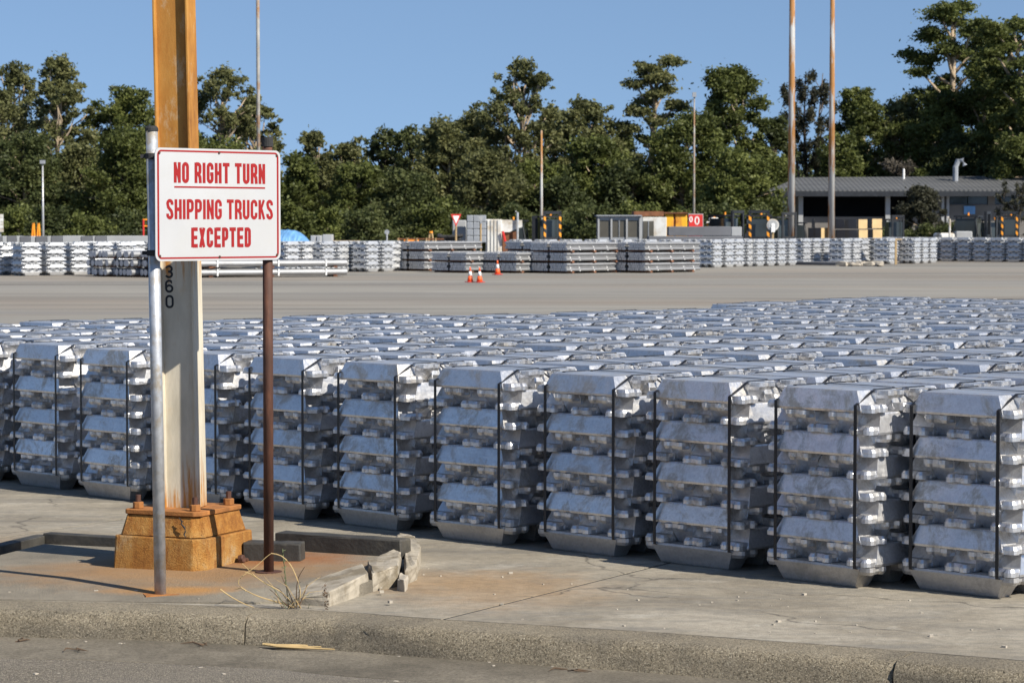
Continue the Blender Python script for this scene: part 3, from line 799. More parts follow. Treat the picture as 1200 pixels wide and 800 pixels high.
for st, n_ in (([(338,712),(336,690),(333,662),(331,643)], 70), ([(352,700),(350,682),(352,708)], 10)):
    P_ = [pxl(x, y, .02) for x, y in st]
    for k in range(n_):
        t = rk.random()*(len(P_)-1.001); i = int(t); p = P_[i].lerp(P_[i+1], t-i)
        d = Vector((rk.uniform(-1,1), rk.uniform(-1,1), rk.uniform(.1,1)))*.016
        s_ = Vector((rk.uniform(-1,1), rk.uniform(-1,1), 0))*.003
        mb._add([p, p+d*.5+s_, p+d, p+d*.5-s_], [(0,1,2,3)])
mb.obj('leaf_tuft', M['weed'], weed)
mb = MB().tube([pxl(x, y, .02) for x, y in ((338,712),(336,690),(333,662),(331,643))], .002, 5).obj('stem', M['weed'], weed)
for k in range(16):
    a0 = rk.uniform(0, 6.28); L_ = rk.uniform(.05, .16); b0 = Vector((rk.uniform(-.05,.06), rk.uniform(-.02,.02), 0))
    tp = b0 + Vector((math.cos(a0)*L_*.8, math.sin(a0)*L_*.4, L_*rk.uniform(.3,1)))
    MB().tube([b0, b0.lerp(tp, .5) + Vector((0,0,L_*.18)), tp], [.0018,.0014,.0007], 4).obj('blade', M[rk.choice(['twig','twig_dark','weed'])], weed)
# mossy root in the island kerb joint
mb = MB(); rk = random.Random(9)
for k in range(60):
    p = gp(382, 714, 0) + Vector((rk.uniform(-.008,.008), rk.uniform(-.012,0), rk.uniform(0,.11)))
    d = Vector((rk.uniform(-1,1), rk.uniform(-1,.2), rk.uniform(-1,1)))*.012; s_ = Vector((rk.uniform(-1,1),0,rk.uniform(-1,1)))*.004
    mb._add([p, p+d*.5+s_, p+d, p+d*.5-s_], [(0,1,2,3)])
tag(mb.obj('dry_moss', M['twig_dark']), 'brown dry moss in the vertical joint of the broken kerb', 'moss')
rk = random.Random(11); mb = MB()
for k in range(150):
    px, py = rk.uniform(0, 1190), rk.uniform(0, 1)
    yk = np.interp(px, [a for a, b in KB], [b for a, b in KB])
    if rk.random() < .45: q = gp(px, yk - rk.uniform(4, 60), .0)
    else: q = gp(px, yk + rk.uniform(52, 90), -.135)
    if px < 470 and q.z == 0: q.z = .012
    r_ = rk.choice((.003,.004,.005,.008)); M4 = Matrix.Translation(q) @ Matrix.Rotation(rk.uniform(0,6), 4, 'Z')
    mb.box(-r_, r_*1.3, -r_*.8, r_, -.002, r_, M4)
for k in range(260):
    px = rk.uniform(0, 1190); yk = np.interp(px, [a for a, b in KB], [b for a, b in KB])
    q = gp(px, yk + rk.uniform(30, 52), -.12); r_ = rk.choice((.002,.003,.004,.006))
    mb.box(-r_, r_*1.5, -r_*.8, r_, -.002, r_, Matrix.Translation(q) @ Matrix.Rotation(rk.uniform(0,6), 4, 'Z'))
tag(mb.obj('pebbles', M['stone']), 'scattered small pebbles and grit near the kerb', 'pebbles', kind='stuff')

# ------------------------------------------------------------------ ingot stacks
HL = .0964
def ingot_bm():
    mb = MB(); bl, bw, tl, tw_ = .245, .0705, .203, .0435; H = HL - .0015
    v = []
    for (l, w_, z) in ((bl-.002, bw-.003, 0), (bl, bw, .010), (tl+.004, tw_+.0045, H-.007), (tl, tw_, H)):
        v += [(-l,-w_,z), (l,-w_,z), (l,w_,z), (-l,w_,z)]
    f = [(3,2,1,0), (12,13,14,15)]
    for k in range(3):
        for i in range(4): f.append((k*4+i, k*4+(i+1)%4, k*4+4+(i+1)%4, k*4+4+i))
    mb._add(v, f)
    base = [(.225,-.066),(.276,-.064),(.294,-.058),(.302,-.046),(.302,-.030),(.296,-.022),(.284,-.016),(.284,.016),(.296,.022),(.302,.030),(.302,.046),(.294,.058),(.276,.064),(.225,.066)]
    topo = [(.220,-.059),(.272,-.057),(.286,-.052),(.292,-.043),(.292,-.034),(.286,-.027),(.274,-.022),(.274,.022),(.286,.027),(.292,.034),(.292,.043),(.286,.052),(.272,.057),(.220,.059)]
    for s in (1, -1):
        mb.prism([(s*x, y) for x, y in base], .001, .020)
        mb.prism([(s*x, y) for x, y in base], .020, .035, [(s*x, y) for x, y in topo])
    return mb
ING = ingot_bm().mesh('ingot', M['alu'])
ING_BASE = ingot_bm().mesh('ingot', M['alu_base'])
def ingot_tf():
    T = []
    for i in range(9):
        z = i*HL
        along_x = (i % 2 == 0)
        if i == 0: slots = [(-.232, 1), (0, 1), (.232, 1)]
        else: slots = [(-.232, 0), (-.116, 1), (0, 0), (.116, 1), (.232, 0)]
        for o, inv in slots:
            loc = (0, o, z) if along_x else (o, 0, z)
            rz = 0 if along_x else math.pi/2
            T.append((i, loc, rz, inv))
    return T
TF = ingot_tf()
def ing_matrix(loc, rz, inv, j=0, rnd=random):
    jx, jy, jr = (rnd.uniform(-j, j), rnd.uniform(-j*.35, j*.35), rnd.uniform(-j, j)*1.2) if j else (0, 0, 0)
    if inv: return Matrix.Translation((loc[0]+ (jx if not rz else jy), loc[1] + (jy if not rz else jx), loc[2]+HL-.0008)) @ Matrix.Rotation(rz+jr, 4, 'Z') @ Matrix.Rotation(math.pi, 4, 'X')
    return Matrix.Translation((loc[0]+(jx if not rz else jy), loc[1]+(jy if not rz else jx), loc[2]+.0008)) @ Matrix.Rotation(rz+jr + (math.pi if rnd.random() < .5 else 0), 4, 'Z')
def joined(layers, name, mat, seed):
    rnd = random.Random(seed); src = ING
    n = len(src.vertices); co = np.empty(n*3); src.vertices.foreach_get('co', co); co = co.reshape(-1, 3)
    faces = [tuple(p.vertices) for p in src.polygons]; V = []; Fc = []; off = 0
    for (i, loc, rz, inv) in TF:
        if i not in layers: continue
        Mx = np.array(ing_matrix(loc, rz, inv, .006, rnd))
        V.append(co @ Mx[:3,:3].T + Mx[:3,3]); Fc += [tuple(k+off for k in f) for f in faces]; off += n
    me = bpy.data.meshes.new(name); me.from_pydata(np.vstack(V).tolist(), [], Fc); me.update(); me.materials.append(mat)
    return me
LOWER = [joined(range(0, 8), 'lower_ingots', M['alu'], s) for s in (1, 2, 3)]
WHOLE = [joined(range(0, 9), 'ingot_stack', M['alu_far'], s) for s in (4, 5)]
HT = 9*HL
def strap_path(pts, width, axis):
    """flat band along pts in the plane normal to axis"""
    bm = bmesh.new(); A = Vector((width/2, 0, 0)) if axis == 'x' else Vector((0, width/2, 0)); rings = []
    for i, p in enumerate(pts):
        p = Vector(p); a = Vector(pts[max(i-1,0)]); b = Vector(pts[min(i+1,len(pts)-1)]); t = (b-a).normalized()
        n = t.cross(A.normalized())*.0012
        rings.append([bm.verts.new(p-A-n), bm.verts.new(p+A-n), bm.verts.new(p+A+n), bm.verts.new(p-A+n)])
    for r0, r1 in zip(rings, rings[1:]):
        for k in range(4): bm.faces.new((r0[k], r0[(k+1)%4], r1[(k+1)%4], r1[k]))
    bm.faces.new(rings[0][::-1]); bm.faces.new(rings[-1])
    bmesh.ops.recalc_face_normals(bm, faces=bm.faces)
    me = bpy.data.meshes.new('strap'); bm.to_mesh(me); bm.free(); me.materials.append(M['strap']); return me
zb, zf = .09, 8*HL + .034
d_ = .309
ST_FB = strap_path([(0,-.22,.086), (0,-d_,.088), (0,-d_-.001,.12), (0,-d_-.001,zf*.5), (0,-d_,zf), (0,-.172,HT+.003), (0,0,HT+.002), (0,.172,HT+.003), (0,d_,zf), (0,d_+.001,.12), (0,d_,.088), (0,.22,.086)], .017, 'x')
ST_LR = strap_path([(-.25,0,.0), (-d_,0,.085), (-d_-.001,0,zf*.5), (-d_,0,zf), (-.190,0,HT+.004), (0,0,HT+.0055), (.190,0,HT+.004), (d_,0,zf), (d_+.001,0,zf*.5), (d_,0,.085), (.25,0,.0)], .015, 'y')

TH = .782; P = .7477
XD = Vector((math.cos(TH), -math.sin(TH), 0)); VD = Vector((math.sin(TH), math.cos(TH), 0))
C0 = Vector((1.249, 11.9145, 0)) + XD*.194 + VD*.275
# measured foot corners of the front stacks in the photograph, used to set each one where it stands
foot = {-1: gp(1081, 690.5), 0: gp(921.5, 678.5), 1: gp(778, 658.7), 2: gp(649, 643.7), 3: gp(521, 630.6), 7: gp(105.6, 581), 8: gp(26, 568)}
def stack(loc, rz, full, rnd, k):
    root = empty('ingot_stack', loc, rz)
    for (i, l, r_, inv) in TF:
        if full or i == 8:
            o = mobj('ingot', ING_BASE if i == 0 else ING, root); o.matrix_local = ing_matrix(l, r_, inv, .009 if full else .006, rnd)
    if not full:
        lo = mobj('lower_ingots', LOWER[k % 3], root); lo['kind'] = 'stuff'
        if (k//3) % 2: lo.rotation_euler = (0, 0, math.pi)
    for sxp in (-.227, .229):
        mobj('strap', ST_FB, root, (sxp + rnd.uniform(-.008,.008), 0, 0))
    mobj('strap', ST_LR, root, (0, rnd.uniform(-.01,.01), 0))
    return root
ORD = ['zeroth','first','second','third','fourth','fifth','sixth','seventh','eighth','ninth','tenth','eleventh','twelfth','thirteenth','fourteenth','fifteenth','sixteenth','seventeenth','eighteenth','nineteenth','twentieth','twenty-first','twenty-second']
rowv = [t*2.09 + k*.622 for t in range(6) for k in range(3)][:18]
rowshift = [0, -.05, .0,  .03, -.03, .02,  .25, .3, .22,  .1, .05, -.05,  .0, -.1, .05,  .15, .35, .3]
leftmax = [12] + [float(np.interp(v, [0, 1.9, 4.4, 5.3, 6.9, 8.6, 10.6, 11.9], [12.6, 11.9, 11.2, 10.9, 10.6, 10.6, 11.1, 11.6])) for v in rowv[1:]]
rnd = random.Random(21); kk = 0
def pxof(p):
    z = p.z-EYE; cy = p.y*math.cos(PITCH) - z*math.sin(PITCH); cz = p.y*math.sin(PITCH) + z*math.cos(PITCH)
    return CX + F*p.x/cy, CY - F*cz/cy
for r_i, v in enumerate(rowv):
    row = []
    for i in range(-16, 15):
        iu = i + rowshift[r_i]
        if iu > leftmax[r_i] + .3: continue
        if r_i == 0:
            if i in foot: c = foot[i] + XD*.194 + VD*.275
            else: c = C0 - XD*(P*i)
        else: c = C0 - XD*(P*iu) + VD*v + XD*rnd.uniform(-.045,.045) + VD*rnd.uniform(-.008,.008)
        px, py = pxof(Vector((c.x, c.y, HT)))
        hwp = .43*F/c.y + 4
        if px < -hwp or px > 1200 + hwp: continue
        row.append((px, c))
    row.sort(key=lambda q: q[0])
    vis = [q for q in row if 0 < q[0] < 1200]
    for px, c in row:
        root = stack((c.x, c.y, 0.001), -TH + rnd.uniform(-.028, .028), r_i == 0, rnd, kk); kk += 1
        if 0 < px < 1200:
            idx = [q[0] for q in vis].index(px) + 1; fr = 'left'
        else: idx = None
        rowname = 'front row' if r_i == 0 else ('rearmost row' if r_i == len(rowv)-1 else ORD[r_i+1] + ' row from front')
        if idx: lb = 'strapped silver ingot stack, ' + rowname + ', ' + ORD[idx] + ' from left in view'
        else: lb = 'strapped silver ingot stack, ' + rowname + ' cut by the ' + ('left' if px < 600 else 'right') + ' picture edge'
        tag(root, lb, 'ingot stack', 'strapped aluminium ingot stacks laid out in rows')

# ------------------------------------------------------------------ far stacks
FS = 1.17
def far_row(px, py, n, ang, pitch, rot, lbl):
    a = gp(px, py); d = Vector((math.cos(ang), math.sin(ang), 0))
    for i in range(n):
        p = a + d*pitch*i
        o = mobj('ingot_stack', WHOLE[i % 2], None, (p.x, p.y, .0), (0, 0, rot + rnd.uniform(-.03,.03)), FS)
        if n == 1: t = lbl
        else: t = 'distant ingot stack, ' + ORD[i+1] + ' from left of ' + lbl
        tag(o, t, 'ingot stack', 'distant ingot stacks at the far side of the yard')
far_row(6, 322, 1, R(45), .9, R(-50), 'shaded distant ingot stack at the left picture edge')
far_row(31, 322.6, 5, R(44), .90, R(44), 'the bright row at far left')
far_row(100, 319, 5, R(25), .80, R(44), 'the row behind the round billets')
far_row(335, 319, 2, R(52), .82, R(52), 'the pair just right of the sign')
far_row(376, 318.5, 3, R(58), .86, R(58), 'the trio right of the blue tarpaulin')
far_row(428, 318, 2, R(56), .86, R(56), 'the pair left of the small billets')
far_row(455, 317, 1, R(56), .9, R(-42), 'shaded ingot stack touching the left end of the billet bundles')
far_row(610, 313, 8, R(12), .95, R(56), 'the row peeping over the billet bundles')
far_row(832, 313, 2, R(56), .9, R(56), 'the pair just right of the billet bundles')
far_row(858, 312, 2, R(56), .9, R(56), 'the pair under the concrete beam end')
far_row(882, 311.5, 4, R(58), .92, R(58), 'the four below the forklifts')
far_row(937, 309.5, 3, R(58), .92, R(58), 'the trio between the two rusty poles')
far_row(984, 309.5, 2, R(58), .92, R(58), 'the pair right of the rusty poles')
far_row(1006, 308, 3, R(35), .80, R(-35), 'the shaded trio below the plywood crates')
far_row(1037, 309, 1, R(58), .9, R(60), 'bright ingot stack under the pallet boards')
far_row(1066, 308.5, 3, R(60), .9, R(60), 'the bright block left of the long shaded row')
for i in range(10):
    a = gp(1212, 307.0) + Vector((-math.cos(R(40)), math.sin(R(40)), 0))*(.80*(i-0))
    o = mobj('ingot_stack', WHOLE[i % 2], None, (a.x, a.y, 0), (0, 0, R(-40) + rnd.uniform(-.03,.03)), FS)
    tag(o, 'shaded distant ingot stack, ' + ORD[i+1] + ' from the right edge in the long row', 'ingot stack', 'distant ingot stacks at the far side of the yard')

# ------------------------------------------------------------------ billet bundles
def billet_me(r, L, n=8):
    mb = MB(); mb.tube([(0, 0, 0), (0, L, 0)], r, n, True)
    me = mb.mesh('billet', M['billet'])
    me.materials.append(M['billet_end'])
    for p in me.polygons:
        if abs(p.normal.y) > .9: p.material_index = 1
    return me
SB = billet_me(.048, 2.75, 10)
def small_pack(root, x0, z0, cols=8):
    for rr in range(3):
        for c in range(cols - (rr % 2)):
            mobj('billet', SB, root, (x0 + (c + .5*(rr % 2))*.098, rnd.uniform(-.01,.01), z0 + .048 + rr*.084))
def billet_block(px, py, layers, label, base=0, cols=8, packs=2, dist=0):
    """front bottom right corner at px,py; width runs left-back, length right-back"""
    p = gp(px, py); p = p + Vector((.7, .71, 0))*dist
    root = empty('billet_bundle', (p.x, p.y, 0), R(-44.5))
    W = .098*cols
    for ly in range(layers):
        z0 = .06 + (ly+base)*.335
        for pk in range(packs): small_pack(root, -W*(pk+1) - .08*pk + .03, z0, cols)
        mb = MB()
        for yy in (.25, 1.3, 2.35):
            mb.box(-(W+.08)*packs, .02, yy-.05, yy+.05, z0-.058, z0-.003)
        mb.obj('timber_bearer', M['rustred'], root)
        for yy in (.2, .62, 1.3, 1.95, 2.45):
            for pk in range(packs):
                xa = -W*(pk+1) - .08*pk + .03 - .047; xb = xa + W + .008
                m_ = MB(); zt = z0 + .272
                for (q0, q1) in (((xa, z0), (xa+.12, zt)), ((xa+.12, zt), (xb-.12, zt)), ((xb-.12, zt), (xb, z0))):
                    m_._add([(q0[0], yy-.012, q0[1]), (q0[0], yy+.012, q0[1]), (q1[0], yy+.012, q1[1]), (q1[0], yy-.012, q1[1])], [(0,1,2,3)])
                m_.obj('strap', M['white'], root)
    tag(root, label, 'billet bundle', 'bundles of thin round billets at the far side')
billet_block(498, 317.5, 3, 'three-high bundle of thin aluminium billets, leftmost of the billet bundles')
billet_block(547, 319.5, 2, 'two-high thin billet bundle behind the pair of traffic cones')
billet_block(594, 318.0, 3, 'three-high thin billet bundle set back behind the single cone', dist=1.6)
billet_block(606, 319.8, 2, 'two-high thin billet bundle just right of the single cone')
billet_block(665, 320.2, 3, 'three-high thin billet bundle in the middle with long bright side')
billet_block(757, 319.6, 3, 'three-high thin billet bundle at the right end of the bundles')
BB = billet_me(.095, 4.6, 16)
def big_block(px, py, n, layers, label, rot, L=1.):
    p = gp(px, py); root = empty('log_stack', (p.x, p.y, 0), rot)
    for ly in range(layers):
        for c in range(n):
            mobj('billet', BB, root, (-.195*(c+.5), rnd.uniform(-.04,.04), .13 + .27*ly + .095 - .09), scale=(1, L, 1))
        mb = MB()
        for yy in (.3, 2.2, 4.2): mb.box(-.195*n, 0, (yy-.06)*L, (yy+.06)*L, .27*ly + .0, .27*ly + .038)
        mb.obj('timber_bearer', M['rustred'], root)
        for yy in (.5, 2.4, 3.9):
            m_ = MB(); zt = .13+.27*ly+.095+.012; m_.box(-.195*n, 0.01, yy*L-.02, yy*L+.02, zt-.006, zt); m_.box(.004, .012, yy*L-.02, yy*L+.02, zt-.2, zt); m_.obj('strap', M['white'], root)
    tag(root, label, 'billet stack', 'stacks of thick round billets at the left')
big_block(126, 324, 6, 3, 'thick round billets with grey ends, stack in front of the bright ingots', R(-50), .9)
big_block(156, 324.5, 6, 3, 'thick round billets with grey ends, middle stack left of the steel column', R(-50), .9)
big_block(186, 325, 6, 3, 'thick round billets partly hidden behind the sign pole', R(-50), .9)
big_block(236, 325, 4, 2, 'long thick round billets passing behind the sign, bright sides showing', R(-68), 1.0)

# ------------------------------------------------------------------ traffic cones
def cone_tree(px, py, label, hh=.40):
    p = gp(px, py); s = hh/.7
    root = empty('traffic_cone', p); tag(root, label, 'traffic cone', 'orange traffic cones on the yard')
    def ring(z0, r0, z1, r1, nm, mt): MB().tube([(0,0,z0*s), (0,0,z1*s)], [r0*s, r1*s], 16).obj(nm, mt, root, True)
    MB().box(-.2*s, .2*s, -.2*s, .2*s, 0, .035*s).bevel(.01*s).obj('base', M['red'], root, rot=(0,0,.5))
    ring(.03, .15, .30, .098, 'lower_cone', M['cone']); ring(.30, .0985, .52, .058, 'reflective_band', M['white']); ring(.52, .057, .72, .024, 'upper_cone', M['cone'])
cone_tree(551, 330.6, 'orange traffic cone with white band, left of the close pair')
cone_tree(562, 330.8, 'orange traffic cone with white band, right of the close pair')
cone_tree(583, 321.8, 'orange traffic cone with white band standing alone against the billets', .44)

# ------------------------------------------------------------------ poles in the yard
def tall_pole(px, py, r0, H, mat, label, base=True, Y=None, name='light_pole', r1=None):
    p = gp(px, py) if Y is None else Vector((xat(px, Y), Y, 0))
    root = empty(name, p); tag(root, label, 'pole')
    MB().tube([(0,0,0), (0,0,H)], [r0, r1 or r0*.55], 14).obj('pole_shaft', M[mat], root, True)
    if base: MB().box(-.4, .4, -.4, .4, 0, .06).obj('base_plate', M['rustplate'], root)
    return root
tall_pole(927, 306.3, .165, 16, 'rustpole', 'thick rusty white pole, left of the two in front of the shed', r1=.10)
tall_pole(974, 306.3, .150, 16, 'rustpole', 'thinner rusty pole, right of the two in front of the shed', r1=.075)
lp = tall_pole(303.5, 0, .070, 13, 'greypole', 'thin pale pole rising above the sign into the sky', False, 95, r1=.06)
q = tall_pole(634.5, 0, .075, zat(153, 120), 'rustpole', 'thin rusty pole among the trees behind the central forklift', False, 120)
q = tall_pole(813, 0, .06, zat(114, 122), 'greypole', 'thin white pole with lamp in front of the trees', False, 122)
MB().box(-.09, .09, -.09, .09, zat(114,122), zat(114,122)+.22).obj('lamp_head', M['grey_steel'], q)
q = tall_pole(51, 0, .06, zat(192, 112), 'galv', 'thin grey pole at left beside the orange frame', False, 112)
MB().box(-.1, .1, -.1, .1, zat(192,112), zat(192,112)+.15).obj('lamp_head', M['grey_steel'], q)
# debris kerb under the rusty poles
pa, pb = gp(905, 309.5), gp(1032, 311.5)
mb = MB(); mb.prism([(pa.x, pa.y), (pb.x, pb.y), (pb.x-.3, pb.y+5), (pa.x+.5, pa.y+5)], 0, .10)
tag(mb.obj('pole_island', M['conc_dark']), 'low dark concrete island under the two rusty poles', 'traffic island', kind='structure')
rk = random.Random(4)
for k in range(16):
    p = gp(983 + k*3.2, 311.5 + rk.uniform(-1, .6), 0); s_ = rk.uniform(.08,.24)
    mb = MB().box(-s_, s_, -s_*.6, s_*.6, 0, s_*.7).bevel(s_*.2)
    for vv in mb.bm.verts: vv.co += Vector([rk.uniform(-s_*.15, s_*.15) for _ in range(3)])
    tag(mb.obj('rubble_stone', M['stone'], None, False, (p.x, p.y, .0), (0, 0, rk.uniform(0,3))), ORD[k+1] + ' pale stone from left in the rubble heap by the rusty poles', 'stone', 'rubble stones by the rusty poles')

# ------------------------------------------------------------------ forklifts and machines
def forklift(px, Y, H, rz, label, sc_=1., body='dark_steel', stripe=True):
    root = empty('forklift', (xat(px, Y), Y, 0), rz); tag(root, label, 'forklift', 'forklifts parked behind the far stacks')
    s = sc_
    MB().box(-.55*s, .55*s, -.2*s, 1.5*s, .35*s, .95*s).bevel(.06*s, 2).obj('chassis', M[body], root)
    MB().box(-.52*s, .52*s, 1.05*s, 1.75*s, .4*s, 1.25*s).bevel(.10*s, 2).obj('counterweight', M['red' if body == 'orange' else 'grey_steel'], root)
    mb = MB()
    for sx in (-1, 1):
        mb.tube([(sx*.48*s, -.1*s, .9*s), (sx*.44*s, .1*s, H*.93)], .035*s, 6); mb.tube([(sx*.48*s, 1.3*s, 1.1*s), (sx*.44*s, 1.05*s, H*.93)], .035*s, 6)
    mb.box(-.52*s, .52*s, -.05*s, 1.2*s, H*.93, H*.97); mb.obj('cab_frame', M['dark_steel'], root)
    MB().box(-.47*s, .47*s, .02*s, 1.12*s, 1.0*s, H*.90).obj('cab_glass', M['glass'], root)
    MB().box(-.25*s, .25*s, .5*s, .9*s, .95*s, 1.35*s).bevel(.05*s).obj('seat', M['rubber'], root)
    for sx in (-1, 1):
        MB().box(sx*.36*s-.05*s, sx*.36*s+.05*s, -.50*s, -.36*s, .1*s, H*1.03).obj('mast_rail', M['dark_steel'], root)
        if stripe: mobj('hazard_strip', MB().box(-.05*s, .05*s, -.012, 0, .9*s, H*.95).mesh('hazard_strip', M['stripe']), root, (sx*.36*s, -.503*s, 0))
        MB().box(sx*.28*s-.05*s, sx*.28*s+.05*s, -1.5*s, -.5*s, .12*s, .17*s).obj('fork', M['grey_steel'], root)
    MB().box(-.42*s, .42*s, -.50*s, -.36*s, H*1.0, H*1.06).obj('mast_crossbar', M['dark_steel'], root); MB().box(-.31*s, .31*s, -.48*s, -.38*s, H*.5, H*.54).obj('mast_crossbar', M['dark_steel'], root)
    MB().tube([(.1, .6*s, H*.97), (.1, .6*s, H*.97+.14*s)], .05*s, 8).obj('beacon', M['orange'], root)
    for sx in (-1, 1):
        for yy, rw in ((-.05, .34), (1.25, .28)):
            w_ = empty('wheel', (sx*.52*s, yy*s, rw*s), 0, root)
            MB().tube([(-.11*s, 0, 0), (.11*s, 0, 0)], rw*s, 14).obj('tyre', M['rubber'], w_)
            MB().tube([(-.12*s, 0, 0), (.12*s, 0, 0)], rw*.5*s, 10).obj('rim', M['orange'], w_)
    return root
forklift(645, 104, zat(251, 104), R(10), 'black forklift with orange striped mast beside the white tank trailer', .85)
forklift(616, 104, zat(256, 104), R(80), 'dark forklift with red seat seen side on in the yard centre', .85, stripe=False)
forklift(857, 108, zat(250, 108), R(40), 'dark forklift left of the orange striped mast near the round reel', .8, stripe=False)
forklift(889, 106, zat(250, 106), R(-4), 'black forklift with bold orange striped mast left of round reel', 1.0)
forklift(921, 112, zat(252, 112), R(15), 'dark forklift half hidden behind the left rusty pole', .8, stripe=False)
forklift(944, 114, zat(259, 114), R(80), 'low forklift with pale roof between the two rusty poles', .75, stripe=False)
forklift(1050, 120, zat(255, 120), R(5), 'dark forklift with tall bare mast right of plywood crates', .7, stripe=False)
forklift(1147, 121, zat(251, 121), R(65), 'dark forklift with one orange stripe right of the white slab', .9, stripe=False)
forklift(1182, 119, zat(251, 119), R(-8), 'black forklift with orange striped mast near the right picture edge', .9)
forklift(1169, 124, zat(256, 124), R(20), 'dark forklift tucked between two others at the right', .8, stripe=False)

# ------------------------------------------------------------------ small yard items
def tri_sign(px, Y, ytop, ybot, wpx, label, back=False):
    root = empty('give_way_sign', (xat(px, Y), Y, 0), R(8)); z1, z0 = zat(ytop, Y), zat(ybot, Y); w_ = wpx/F*Y/2
    MB().tube([(0,.03,0), (0,.03,z1)], .035, 8).obj('post', M['timber'], root)
    me = MB().prism([(0,0), (w_,z1-z0), (-w_,z1-z0)], 0, .012).mesh('plate', M['red'] if not back else M['grey_steel']); mobj('plate', me, root, (0,0,z0), (math.pi/2,0,0))
    k = .62; c_ = (z1-z0)*.64
    me = MB().prism([(0, c_-c_*k), (w_*k, c_+(z1-z0-c_)*k), (-w_*k, c_+(z1-z0-c_)*k)], .013, .016).mesh('inner_triangle', M['white'] if not back else M['conc_far']); mobj('inner_triangle', me, root, (0,0,z0), (math.pi/2,0,0))
    tag(root, label, 'sign')
tri_sign(534.5, 98, 251, 265.5, 12.5, 'red bordered white give way triangle sign by the dark pile')
tri_sign(563.5, 98, 252.5, 263, 9, 'grey triangular sign in front of the grey block stack', True)
root = empty('marker_post', (xat(453.5, 96), 96, 0)); tag(root, 'small grey round-topped marker post near left of billets', 'post')
MB().tube([(0,0,0), (0,0,zat(272,96))], .03, 8).obj('post', M['galv'], root); MB().tube([(0,-.02,zat(272,96)), (0,.02,zat(272,96))], .09, 12).obj('disc', M['grey_steel'], root)
# concrete blocks behind left stacks
seg = [(-6,2.5,'conc_dark'), (3,8,'conc_far'), (8.5,19,'conc_dark'), (19.5,23,'conc_far'), (23.5,35.5,'conc_dark'), (36,41,'conc_far'), (42,55,'conc_dark'), (55.5,59.5,'conc_far'), (60,73,'conc_dark'), (73.5,94.5,'conc_far'),
       (95,108,'conc_dark'), (108.5,111,'conc_far'), (111.5,124.5,'conc_dark'), (125,176,'conc_far'), (177,214,'conc_far'), (215,262,'conc_dark')]
for k, (a, b, mt) in enumerate(seg):
    Y = 92; z1, z0 = zat(276.5, Y), 0
    o = MB().box(xat(a, Y), xat(b, Y), Y, Y+1.0, 0, z1 + rnd.uniform(-.01,.01)).bevel(.015).obj('concrete_block', M[mt])
    tag(o, ('dark' if mt == 'conc_dark' else 'pale') + ' grey concrete block, ' + ORD[k+1] + ' from left in the long block wall', 'concrete block', 'concrete blocks lined up behind the left stacks')
root = empty('a_frame', (xat(42, 100), 100, 0)); tag(root, 'orange tubular frame beside the thin grey pole at left', 'frame')
for a, b in ((36, 39.5), (42, 40), (42.5, 45.5), (48, 46)):
    MB().tube([(xat(a,100)-xat(42,100), 0, .5), (xat(b,100)-xat(42,100), 0, zat(261.5,100))], .035, 6).obj('leg', M['orange'], root)
root = empty('red_rail', (xat(172, 100), 100, 0)); tag(root, 'red guard rail frame left of the grey sign pole', 'rail')
for a in (168.5, 180): MB().tube([(xat(a,100)-xat(172,100),0,.5), (xat(a,100)-xat(172,100),0,zat(257,100))], .035, 6).obj('post', M['red'], root)
for y_ in (257.5, 265): MB().tube([(xat(168,100)-xat(172,100),0,zat(y_,100)), (xat(181,100)-xat(172,100),0,zat(y_,100))], .03, 6).obj('rail', M['orange'], root)
root = empty('notice_board', (xat(-2, 100), 100, 0)); tag(root, 'pale ribbed notice board at the left picture edge', 'board')
for k in range(5): MB().box(-.3, xat(4.5,100)-xat(-2,100), -.03, .03, zat(272-k*4.2,100)+.005, zat(268-k*4.2,100)).obj('slat', M['white_metal'], root)
for x_ in (-.2, .08): MB().box(x_-.03, x_+.03, .031, .08, 0, zat(252,100)).obj('post', M['grey_steel'], root)
# tarp mound
Y = 96; bm = bmesh.new(); nx, ny = 26, 10; g_ = []
rk = random.Random(8)
for j in range(ny+1):
    rw = []
    for i in range(nx+1):
        u_, v_ = i/nx, j/ny; h = (1-abs(2*u_-1)**2.6)*(1-abs(2*v_-1)**3)
        x_ = xat(306 + 56*u_, Y) - xat(334, Y)
        rw.append(bm.verts.new((x_, v_*2.0, .85 + h*(zat(269.5, Y)-.85) + rk.uniform(-.02,.02))))
    g_.append(rw)
for j in range(ny):
    for i in range(nx): bm.faces.new((g_[j][i], g_[j][i+1], g_[j+1][i+1], g_[j+1][i]))
bd = [g_[0][i] for i in range(nx+1)] ; bk = [bm.verts.new((v.co.x, v.co.y, 0)) for v in bd]
for i in range(nx): bm.faces.new((bd[i], bk[i], bk[i+1], bd[i+1]))
for col_ in (0, nx):
    e_ = [g_[j][col_] for j in range(ny+1)]; b2 = [bm.verts.new((v.co.x, v.co.y, 0)) for v in e_]
    for j in range(ny): bm.faces.new((e_[j], e_[j+1], b2[j+1], b2[j]))
bmesh.ops.recalc_face_normals(bm, faces=bm.faces)
me = bpy.data.meshes.new('tarp'); bm.to_mesh(me); bm.free(); me.materials.append(M['tarp'])
tag(mobj('tarpaulin_pile', me, None, (xat(334, Y), Y, 0)), 'light blue tarpaulin over a mound right of the sign', 'tarpaulin')
